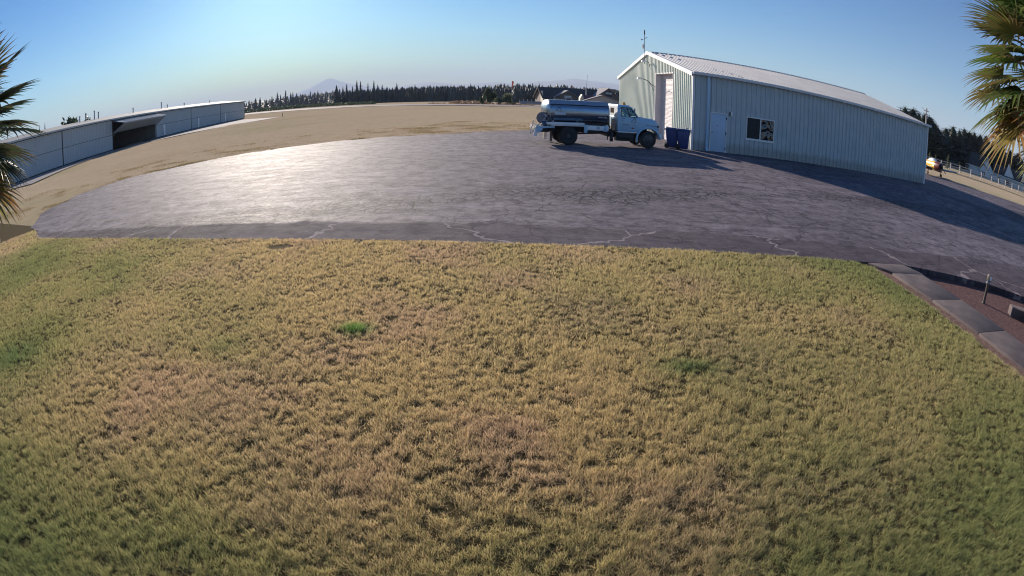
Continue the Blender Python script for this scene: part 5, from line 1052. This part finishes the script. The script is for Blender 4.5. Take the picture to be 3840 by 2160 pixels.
# local x along the front, local y points towards the camera side
S = 1
def fy(v): return S * v
mb = MB(); mb.prism([(0, 0), (16, 0), (16, 2.2), (0, 2.2)], 'y', fy(0), fy(8)); mb.prism([(15.0, 0), (25.3, 0), (25.3, 2.0), (18.8, 5.0), (15.0, 3.3)], 'y', fy(-0.6), fy(8)); mb.build('wall', M['housewhite'], fA, smooth=0)
MB().prism([(12.8, 0), (20.2, 0), (20.2, 2.0), (15.9, 3.3), (12.8, 1.9)], 'y', fy(-1.4), fy(-0.605)).build('porch_gable', M['housewhite'], fA, smooth=0)
mb = MB(); mb.hexa([(12.2, fy(-1.7), 1.75), (15.9, fy(-1.7), 3.25), (15.9, fy(-0.6), 3.25), (12.2, fy(-0.6), 1.75)], [(12.2, fy(-1.7), 1.95), (15.9, fy(-1.7), 3.5), (15.9, fy(-0.6), 3.5), (12.2, fy(-0.6), 1.95)]); mb.hexa([(15.9, fy(-1.7), 3.25), (20.9, fy(-1.7), 1.8), (20.9, fy(-0.6), 1.8), (15.9, fy(-0.6), 3.25)], [(15.9, fy(-1.7), 3.5), (20.9, fy(-1.7), 2.0), (20.9, fy(-0.6), 2.0), (15.9, fy(-0.6), 3.5)]); mb.build('porch_roof', M['shingle'], fA, smooth=0)
mb = MB(); mb.hexa([(-0.5, fy(-0.6), 2.15), (18.6, fy(-0.6), 2.15), (16.9, fy(4), 5.55), (1.8, fy(4), 5.95)], [(-0.5, fy(-0.6), 2.3), (18.6, fy(-0.6), 2.3), (16.9, fy(4), 5.75), (1.8, fy(4), 6.15)]); mb.hexa([(1.8, fy(4), 5.95), (16.9, fy(4), 5.55), (18.6, fy(9), 2.15), (-0.5, fy(9), 2.15)], [(1.8, fy(4), 6.15), (16.9, fy(4), 5.75), (18.6, fy(9), 2.3), (-0.5, fy(9), 2.3)])
mb.hexa([(-4.0, fy(1.0), 2.2), (0, fy(1.0), 2.2), (0.5, fy(5), 4.4), (-3.6, fy(5), 4.4)], [(-4.0, fy(1.0), 2.4), (0, fy(1.0), 2.4), (0.5, fy(5), 4.6), (-3.6, fy(5), 4.6)]); mb.build('roof', M['shingle'], fA, smooth=0)
mb = MB(); mb.hexa([(18.8, fy(-0.9), 5.0), (26.2, fy(-0.9), 1.6), (26.2, fy(8), 1.6), (18.8, fy(8), 5.0)], [(18.8, fy(-0.9), 5.25), (26.2, fy(-0.9), 1.8), (26.2, fy(8), 1.8), (18.8, fy(8), 5.25)]); mb.hexa([(14.6, fy(-0.9), 3.1), (18.8, fy(-0.9), 5.0), (18.8, fy(8), 5.0), (14.6, fy(8), 3.1)], [(14.6, fy(-0.9), 3.3), (18.8, fy(-0.9), 5.25), (18.8, fy(8), 5.25), (14.6, fy(8), 3.3)]); mb.build('gable_roof', M['shingle'], fA, smooth=0)
MB().prism([(17.6, 4.4), (21, 4.4), (19.2, 5.9)], 'y', fy(2.2), fy(5)).build('dormer', M['housewhite'], fA, smooth=0)
mb = MB(); mb.box(-4.0, -0.01, min(fy(1.2), fy(6)), max(fy(1.2), fy(6)), 0, 2.2); mb.build('side_wing', M['cream'], fA, smooth=0)
y0_, y1_ = sorted((fy(0.4), fy(7))); mb = MB(); mb.box(25.32, 56, y0_, y1_, 0, 1.75); mb.build('long_wing', M['housewhite'], fA, smooth=0)
mb = MB(); mb.hexa([(25.3, fy(-0.8), 1.72), (56.5, fy(-0.8), 1.72), (56.5, fy(3.5), 4.2), (25.3, fy(3.5), 4.2)], [(25.3, fy(-0.8), 1.88), (56.5, fy(-0.8), 1.88), (56.5, fy(3.5), 4.4), (25.3, fy(3.5), 4.4)]); mb.hexa([(25.3, fy(3.5), 4.2), (56.5, fy(3.5), 4.2), (56.5, fy(8), 1.72), (25.3, fy(8), 1.72)], [(25.3, fy(3.5), 4.4), (56.5, fy(3.5), 4.4), (56.5, fy(8), 1.88), (25.3, fy(8), 1.88)]); mb.build('wing_roof', M['shingle'], fA, smooth=0)
MB().box(25.4, 56.4, *sorted((fy(-0.95), fy(-0.80))), 1.70, 1.92).build('eave_board', M['trim'], fA, smooth=0)
for x0_, x1_, zt in ((34.3, 42.6, 5.2), (46.8, 55.0, 5.4)):
    MB().prism([(x0_, 1.9), (x1_, 1.9), ((x0_ + x1_) / 2 - 0.6, zt)], 'y', fy(-0.3), fy(3)).build('dormer', M['housewhite'], fA, smooth=0)
    xm = (x0_ + x1_) / 2 - 0.6; mb = MB(); mb.hexa([(xm, fy(-0.7), zt), (x1_ + 0.4, fy(-0.7), 1.85), (x1_ + 0.4, fy(3.2), 1.85), (xm, fy(3.2), zt)], [(xm, fy(-0.7), zt + 0.25), (x1_ + 0.4, fy(-0.7), 2.05), (x1_ + 0.4, fy(3.2), 2.05), (xm, fy(3.2), zt + 0.25)]); mb.build('dormer_roof', M['shingle'], fA, smooth=0)
for x, wd, z0, z1, yv in ((14.6, 1.6, 0.2, 1.35, -1.4), (16.6, 1.6, 0.2, 1.35, -1.4), (23.3, 1.4, 0.0, 1.35, -0.6), (29.8, 1.6, 0.1, 1.35, 0.4), (36.6, 3.4, 0.1, 1.4, 0.4), (41.0, 1.3, 0.4, 1.4, 0.4), (44.8, 1.5, 0.4, 1.4, 0.4), (50, 2.0, 0.1, 1.4, 0.4)):
    ya, yb = sorted((fy(yv - 0.06), fy(yv - 0.005))); f_ = MB().box(x, x + wd, ya, yb, z0, z1).build('window', M['trim'], fA, smooth=0)
    ya, yb = sorted((fy(yv - 0.10), fy(yv - 0.062))); MB().box(x + 0.15, x + wd - 0.15, ya, yb, z0 + 0.12, z1 - 0.12).build('pane', M['houseglass'], f_, smooth=0)
for k in range(6): MB().box(33 + k * 3.0, 33.25 + k * 3.0, *sorted((fy(-0.75), fy(-0.5))), 0, 1.7).build('porch_post', M['trim'], fA, smooth=0)

def reshape_house(o):
    if o.type == 'MESH':
        co = np.empty(len(o.data.vertices) * 3, np.float32); o.data.vertices.foreach_get('co', co); co = co.reshape(-1, 3)
        xs = [-4, 0, 5, 10, 15, 20, 25, 30, 36, 42, 48, 56]
        k = np.interp(co[:, 0], xs, [0.889, 0.908, 0.933, 0.959, 0.987, 1.016, 1.047, 1.08, 1.123, 1.169, 1.219, 1.292])
        co[:, 2] = H + (co[:, 2] - H) * k; co[:, 0] = np.interp(co[:, 0], xs, [-1.22, -0.04, 1.51, 3.15, 4.88, 6.72, 8.66, 10.74, 13.4, 16.28, 19.41, 24.03]); co[:, 1] *= 0.55
        o.data.vertices.foreach_set('co', co.ravel()); o.data.update()
    for c in o.children: reshape_house(c)
reshape_house(fA)                                  # metres along the front, from the surveyed sight lines
# ------------------------------------------------------------------ white rail fence
fpts = [(58, 73), (70.5, 68.6), (76.8, 66.0), (86, 63.9), (95.4, 62.1), (104, 60)]
fn = thing('rail_fence', 'long white three-rail fence running in front of the white farmhouse', 'fence', (70.5, 68.6, 0))
P_ = []
for k in range(len(fpts) - 1):
    a = Vector(fpts[k]); b = Vector(fpts[k + 1]); n_ = max(1, round((b - a).length / 2.7))
    for q in range(n_): P_.append(a.lerp(b, q / n_))
o_ = Vector((70.5, 68.6))
for p in P_: MB().box(p.x - o_.x - 0.07, p.x - o_.x + 0.07, p.y - o_.y - 0.07, p.y - o_.y + 0.07, -0.2, 1.38).build('post', M['fence'], fn, smooth=0)
for z in (0.42, 0.82, 1.22):
    mb = MB()
    for a, b in zip(P_[:-1], P_[1:]):
        a = a - o_; b = b - o_; n_ = Vector((-(b - a).y, (b - a).x)).normalized() * 0.03
        mb.hexa([(a.x - n_.x, a.y - n_.y, z), (b.x - n_.x, b.y - n_.y, z), (b.x + n_.x, b.y + n_.y, z), (a.x + n_.x, a.y + n_.y, z)], [(a.x - n_.x, a.y - n_.y, z + 0.10), (b.x - n_.x, b.y - n_.y, z + 0.10), (b.x + n_.x, b.y + n_.y, z + 0.10), (a.x + n_.x, a.y + n_.y, z + 0.10)])
    mb.build('rail', M['fence'], fn, smooth=0)

# ------------------------------------------------------------------ firs behind the farmhouse, young firs by the fence
G3 = 'tall dark firs behind the white farmhouse'
nm = ['tall dark fir just past the end of the metal hangar', 'dense dark fir behind the young firs', 'tall narrow dark fir left of the farmhouse roof', 'dark fir standing over the farmhouse roof', 'dark fir right of the farmhouse peak behind the palm']
rr = random.Random(8)
firs = [(3395, 396, 150, 70), (3425, 402, 158, 66), (3447, 420, 150, 60), (3470, 421, 140, 80), (3487, 432, 150, 64), (3507, 462, 150, 60), (3492, 440, 172, 70), (3525, 500, 165, 56), (3548, 476, 160, 56), (3566, 482, 170, 50), (3575, 470, 165, 58), (3598, 484, 175, 54), (3618, 478, 168, 52), (3635, 490, 168, 52), (3655, 492, 170, 50), (3678, 500, 170, 52), (3700, 505, 175, 56), (3730, 520, 175, 56), (3760, 540, 180, 60), (3790, 560, 180, 60), (3820, 570, 180, 60)]
fills = [(3480, 520, 190, 70), (3515, 540, 190, 70), (3555, 545, 195, 70), (3595, 550, 200, 70), (3640, 560, 205, 70), (3690, 580, 205, 70)]
for k, (px, yt, dd, w_) in enumerate(firs + fills):
    lab = 'tall dark fir behind the white farmhouse, %s of its stand from the metal hangar' % nth(px, [q[0] for q in firs]) if k < len(firs) else 'lower dark fir filling a gap behind the tall firs right of the metal hangar'
    tree_from_px(px, yt, dd + (22 if px > 3600 else 0), w_ * 2.0, 201 + k % 4, lab, G3, m='fir', whorls=40, per=13, ragged=0.7, core=0.7, pw=0.62)
G4 = 'young firs along the rail fence'
yl = ['young pale fir closest to the hangar end, behind the fence', 'bushy young pale fir behind the yellow aircraft', 'thin young fir second along the fence from the hangar', 'full young pale fir standing alone behind the middle of the fence', 'slender young fir nearest the farmhouse']
for k, (px, yt, yb, w_) in enumerate([(3474, 566, 604, 16), (3488, 564, 606, 22), (3510, 572, 612, 13), (3557, 576, 622, 24), (3600, 602, 636, 13)]):
    tree_from_px(px, yt, 103 + k * 2, w_ * 1.2, 301 + k % 2, yl[k], G4, m='youngfir', name='young_fir', whorls=11, per=6, ragged=0.7, core=0.15)
# trees behind the hangar row at far left
G5 = 'trees behind the hangar row'
for px, yt, w_, lb in [(168, 455, 24, 'pointed dark fir, tallest of the pair behind the near end of the hangar row'), (148, 466, 26, 'round-topped fir beside the pointed one behind the hangar row'), (135, 470, 20, 'small dark fir hard behind the left palm fronds'), (3378, 396, 30, 'dark fir top peeping over the hangar roof')]:
    tree_from_px(px, yt, 130 if px < 1000 else 160, w_, 101 + (px % 4), lb, G5, m='firfar', ragged=0.7)
bush(280, 470, 436, 120, 70, 'broad leafy tree crown showing over the hangar row roof', 'bush', 31, 1500)
bush(325, 470, 433, 124, 40, 'smaller leafy tree crown right of the broad one over the hangar row', 'bush', 32, 900)
bush(240, 480, 447, 120, 40, 'leafy tree crown left of the broad one over the hangar row', 'bush', 33, 900)
# pole behind the hangar end at right
pp = polar(44.85, 118); up_ = thing('utility_pole', 'pale utility pole with cross arms seen over the hangar end', 'pole', pp); ph = H + math.tan(R(4.25)) * 118 - pp.z
MB().tube([(0, 0, -0.3), (0, 0, ph)], 0.19, 8, 0.13).build('pole', M['fence'], up_); mb = MB(); mb.box(-0.9, 0.9, -0.07, 0.07, ph - 0.7, ph - 0.5); mb.tube([(-0.8, 0, ph - 0.5), (-1.5, 0, ph - 0.1)], 0.05, 5); mb.tube([(0.3, 0, ph - 0.5), (0.35, 0, ph + 0.1)], 0.07, 6); mb.build('cross_arm', M['fence'], up_)
MB().lathe([(0.05, 0), (0.28, 0.02), (0.28, 0.7), (0.05, 0.74)], (0.25, -0.1, ph - 2.2), 'z', 10).build('transformer', M['pole'], up_)

# ------------------------------------------------------------------ yellow aircraft
ac = thing('yellow_aircraft', 'small yellow low-wing aircraft parked beyond the hangar end', 'aircraft', (41.35, 39.8, 0.0), math.atan2(-0.985, -0.17)); ac.scale = (1.28, 1.28, 1.28)
# local x = nose direction, y = pilot's left
def sect(x, w_, h_, zc, n=20): return [(x, w_ * math.copysign(abs(math.cos(2 * PI * k / n)) ** 0.8, math.cos(2 * PI * k / n)), zc + h_ * math.copysign(abs(math.sin(2 * PI * k / n)) ** 0.8, math.sin(2 * PI * k / n))) for k in range(n)]
def loft(secs): 
    n = len(secs[0]); vs = [p for s in secs for p in s]; fs = [(i * n + j, i * n + (j + 1) % n, (i + 1) * n + (j + 1) % n, (i + 1) * n + j) for i in range(len(secs) - 1) for j in range(n)] + [tuple(range(n)), tuple((len(secs) - 1) * n + j for j in range(n))]
    return MB().add(vs, fs)
loft([sect(-3.6, 0.05, 0.10, 0.85), sect(-2.6, 0.16, 0.20, 0.84), sect(-1.2, 0.33, 0.33, 0.82), sect(-0.2, 0.40, 0.38, 0.82), sect(0.55, 0.40, 0.37, 0.84)]).build('fuselage', M['yellow'], ac, smooth=50)
loft([sect(0.552, 0.395, 0.365, 0.84), sect(0.9, 0.36, 0.33, 0.85), sect(1.15, 0.26, 0.24, 0.87)]).build('cowling', M['maroon'], ac, smooth=50)
loft([sect(1.152, 0.17, 0.17, 0.89), sect(1.3, 0.12, 0.12, 0.89), sect(1.42, 0.03, 0.03, 0.89)]).build('spinner', M['black'], ac, smooth=50)
mb = MB(); mb.hexa([(1.2, -0.05, 0.89), (1.24, -0.05, 0.89), (1.24, 0.05, 0.89), (1.2, 0.05, 0.89)], [(1.2, 0.30, 1.30), (1.22, 0.30, 1.30), (1.22, 0.38, 1.27), (1.2, 0.38, 1.27)]); mb.hexa([(1.2, 0.62, 0.46), (1.22, 0.62, 0.46), (1.22, 0.56, 0.42), (1.2, 0.56, 0.42)], [(1.2, -0.05, 0.93), (1.24, -0.05, 0.93), (1.24, 0.05, 0.85), (1.2, 0.05, 0.85)]); mb.build('propeller', M['black'], ac, smooth=0)
loft([sect(-0.9, 0.06, 0.04, 1.12), sect(-0.55, 0.26, 0.20, 1.12), sect(-0.1, 0.30, 0.26, 1.13), sect(0.2, 0.27, 0.18, 1.13), sect(0.42, 0.12, 0.05, 1.12)]).build('canopy', M['lamp'], ac, smooth=50)
for s in (-1, 1):
    y0, y1 = s * 0.33, s * 2.75
    mb = MB(); pr = [(-0.75, 0.58), (-0.2, 0.53), (0.3, 0.54), (0.45, 0.60), (0.3, 0.67), (-0.2, 0.68)]; vs = [(x, y0, z) for x, z in pr] + [(x * 0.8, y1, z + 0.10) for x, z in pr] + [(x * 0.5, y1 + s * 0.10, z * 0.4 + 0.42) for x, z in pr]
    fs = [(i * 6 + j, i * 6 + (j + 1) % 6, i * 6 + 6 + (j + 1) % 6, i * 6 + 6 + j) for i in range(2) for j in range(6)] + [tuple(range(6)), tuple(12 + j for j in range(6))]
    mb.add(vs, fs).build('wing', M['darkgreen'], ac, smooth=40)
    MB().box(-0.5, 0.35, *sorted((s * 0.34, s * 0.80)), 0.40, 0.53).build('wing_fairing', M['maroon'], ac, bevel=0.03)
    MB().tube([(0.18, s * 0.7, 0.42), (0.22, s * 0.78, 0.16)], 0.03, 6).build('gear_leg', M['darkmetal'], ac)
    MB().lathe([(0.03, -0.05), (0.12, -0.05), (0.145, 0), (0.12, 0.05), (0.03, 0.05)], (0.22, s * 0.80, 0.145), 'y', 18).build('wheel', M['black'], ac)
    mb = MB(); mb.prism([(-3.55, 0), (-3.0, 0), (-3.15, s * 0.9), (-3.5, s * 0.9)], 'z', 0.90, 0.94).build('tailplane', M['yellow'], ac, smooth=0)
MB().prism([(-3.65, 0.85), (-2.9, 0.9), (-3.3, 1.55), (-3.65, 1.6)], 'y', -0.025, 0.025).build('fin', M['yellow'], ac, smooth=0)
MB().lathe([(0.02, -0.03), (0.07, -0.03), (0.08, 0), (0.07, 0.03), (0.02, 0.03)], (-3.5, 0, 0.08), 'y', 12).tube([(-3.5, 0, 0.1), (-3.45, 0, 0.78)], 0.02, 6).build('tail_wheel', M['black'], ac)

# ------------------------------------------------------------------ windmill palms
def fan(V, F, C, hub, out, upv, Rl, n, spread, r_, droop, col, fused=0.30, seg=6):
    """a fan leaf: leaflets radiate in the plane of out and side; each is a V-folded strip that droops"""
    side = out.cross(upv).normalized(); nrm = side.cross(out).normalized()
    for k in range(n):
        th_ = (k / (n - 1) - 0.5) * spread; d = out * math.cos(th_) + side * math.sin(th_); L = Rl * (0.80 + 0.2 * math.cos(th_ * 0.62)) * r_.uniform(0.92, 1.06); pw = nrm.cross(d).normalized()
        wmax = Rl * max(fused, 0.30) * spread / (n - 1) * 0.85; dl = droop * r_.uniform(0.6, 1.4); cc = [c * r_.uniform(0.75, 1.25) for c in col]; tipbrown = r_.random() < 0.3
        o = len(V); bend = r_.uniform(-0.04, 0.04)
        for s in range(seg + 1):
            u = s / seg; hw = wmax * min(u / fused, 1.0) if u < fused else wmax * (1 - (u - fused) / (1 - fused)) ** 0.75
            hw = max(hw, 0.0015); sag = max(0, u - 0.45) ** 1.8 * 1.9 * dl * L
            c = hub + d * (L * u) + nrm * (0.10 * L * (u - u * u)) + pw * (bend * L * u * u); c = Vector((c.x, c.y, c.z - sag)); c = c - d * (sag * 0.35)
            V += [c - pw * hw + nrm * hw * 0.55, c, c + pw * hw + nrm * hw * 0.55]
            f = 1.0 if not tipbrown or u < 0.8 else 0.6
            b = u if not tipbrown else min(1, u * 1.2)
            q = [cc[0] * (1 + 0.25 * b), cc[1], cc[2]] if f == 1 else [0.26, 0.22, 0.09]
            C += [q] * 3
        for s in range(seg):
            a = o + s * 3; F += [(a, a + 1, a + 4, a + 3), (a + 1, a + 2, a + 5, a + 4)]
def make_palm(name, label, loc, zc, seed, nfr, Rl, pet, skirt, tilt=0.0, hue=(0.055, 0.085, 0.028), dead=(0.42, 0.40, 0.31), elmin=-0.75, gold=0.15):
    r_ = random.Random(seed); pt = thing('windmill_palm', label, 'palm tree', loc, 0, None)
    tr = []; 
    for k in range(14):
        t = k / 13; tr.append((0.06 * math.sin(t * 3 + seed), 0.05 * math.sin(t * 2), -0.1 + (zc + 0.1) * t))
    MB().tube(tr, 0.13, 12, 0.15).build('trunk', M['palmbark'], pt)
    V, F, C = [], [], []; Vp = MB()
    for k in range(nfr):
        az = k * 2.39996 + r_.uniform(-0.25, 0.25); t = (k + 0.5) / nfr; el = 1.35 - (1.35 - elmin) * t ** 0.85 + r_.uniform(-0.1, 0.1)
        dirv = Vector((math.cos(az) * math.cos(el), math.sin(az) * math.cos(el), math.sin(el))); base = Vector((0, 0, zc + 0.15 - 0.45 * t))
        pl_ = pet * r_.uniform(0.8, 1.15); hub = base + dirv * pl_; hub.z -= 0.10 * pl_ * (1 - t) + 0.12 * t
        Vp.tube([base, base.lerp(hub, 0.5) + Vector((0, 0, 0.03)), hub], 0.013, 5, 0.009)
        out = (dirv + Vector((0, 0, -0.18 - 0.35 * t)) * (0.7 if el > -0.2 else 0.4)).normalized(); side = Vector((-math.sin(az), math.cos(az), 0)); upv = side.cross(out) * (1 if True else -1)
        if upv.z < 0: upv = -upv
        old = t > 1 - gold or r_.random() < gold * 0.4; col = [hue[0] * r_.uniform(0.8, 1.3), hue[1] * r_.uniform(0.85, 1.2), hue[2]]
        if old: col = [0.20 * r_.uniform(0.8, 1.2), 0.19 * r_.uniform(0.85, 1.1), 0.06]
        fan(V, F, C, hub, out, upv, Rl * r_.uniform(0.85, 1.1), r_.randrange(20, 26), R(r_.uniform(190, 240)), r_, 0.04 + 0.12 * t, col)
    npmesh('crown', np.array([tuple(v) for v in V]), np.array(F).ravel(), [4] * len(F), M['palm'], pt, tint=np.array(C))
    V, F, C = [], [], []
    for k in range(skirt):
        az = r_.random() * 6.283; zb = zc - 0.1 - 0.75 * r_.random(); dirv = Vector((math.cos(az), math.sin(az), 0)); hub = Vector((0, 0, zb)) + dirv * (pet * r_.uniform(0.35, 0.65)) - Vector((0, 0, pet * r_.uniform(0.35, 0.75)))
        Vp.tube([(0, 0, zb), hub + dirv * 0.06 + Vector((0, 0, 0.1)), hub], 0.012, 5)
        out = (dirv * 0.25 + Vector((0, 0, -1))).normalized(); side = Vector((-math.sin(az), math.cos(az), 0)); upv = side.cross(out)
        fan(V, F, C, hub, out, upv, Rl * r_.uniform(0.7, 1.0), r_.randrange(18, 26), R(r_.uniform(70, 120)), r_, 0.05, [c * r_.uniform(0.7, 1.2) for c in dead], fused=0.3)
    npmesh('dead_fronds', np.array([tuple(v) for v in V]), np.array(F).ravel(), [4] * len(F), M['palm'], pt, tint=np.array(C))
    Vp.build('leaf_stalks', M['palmbark'], pt)
pR = polar(61.9, 10.7, 0); make_palm('windmill_palm', 'tall windmill palm with drooping green and golden fans at the right edge', (pR.x, pR.y, -0.1), 4.75, 21, 66, 1.26, 1.38, 12, gold=0.10, hue=(0.11, 0.15, 0.045), elmin=-0.75)
pL = polar(-63.4, 9.8, 0); make_palm('windmill_palm', 'dark green windmill palm with drooping brown fans at the left edge', (pL.x, pL.y, 0.0), 3.2, 34, 50, 1.0, 0.95, 14, gold=0.16, hue=(0.04, 0.062, 0.034), elmin=-0.9)
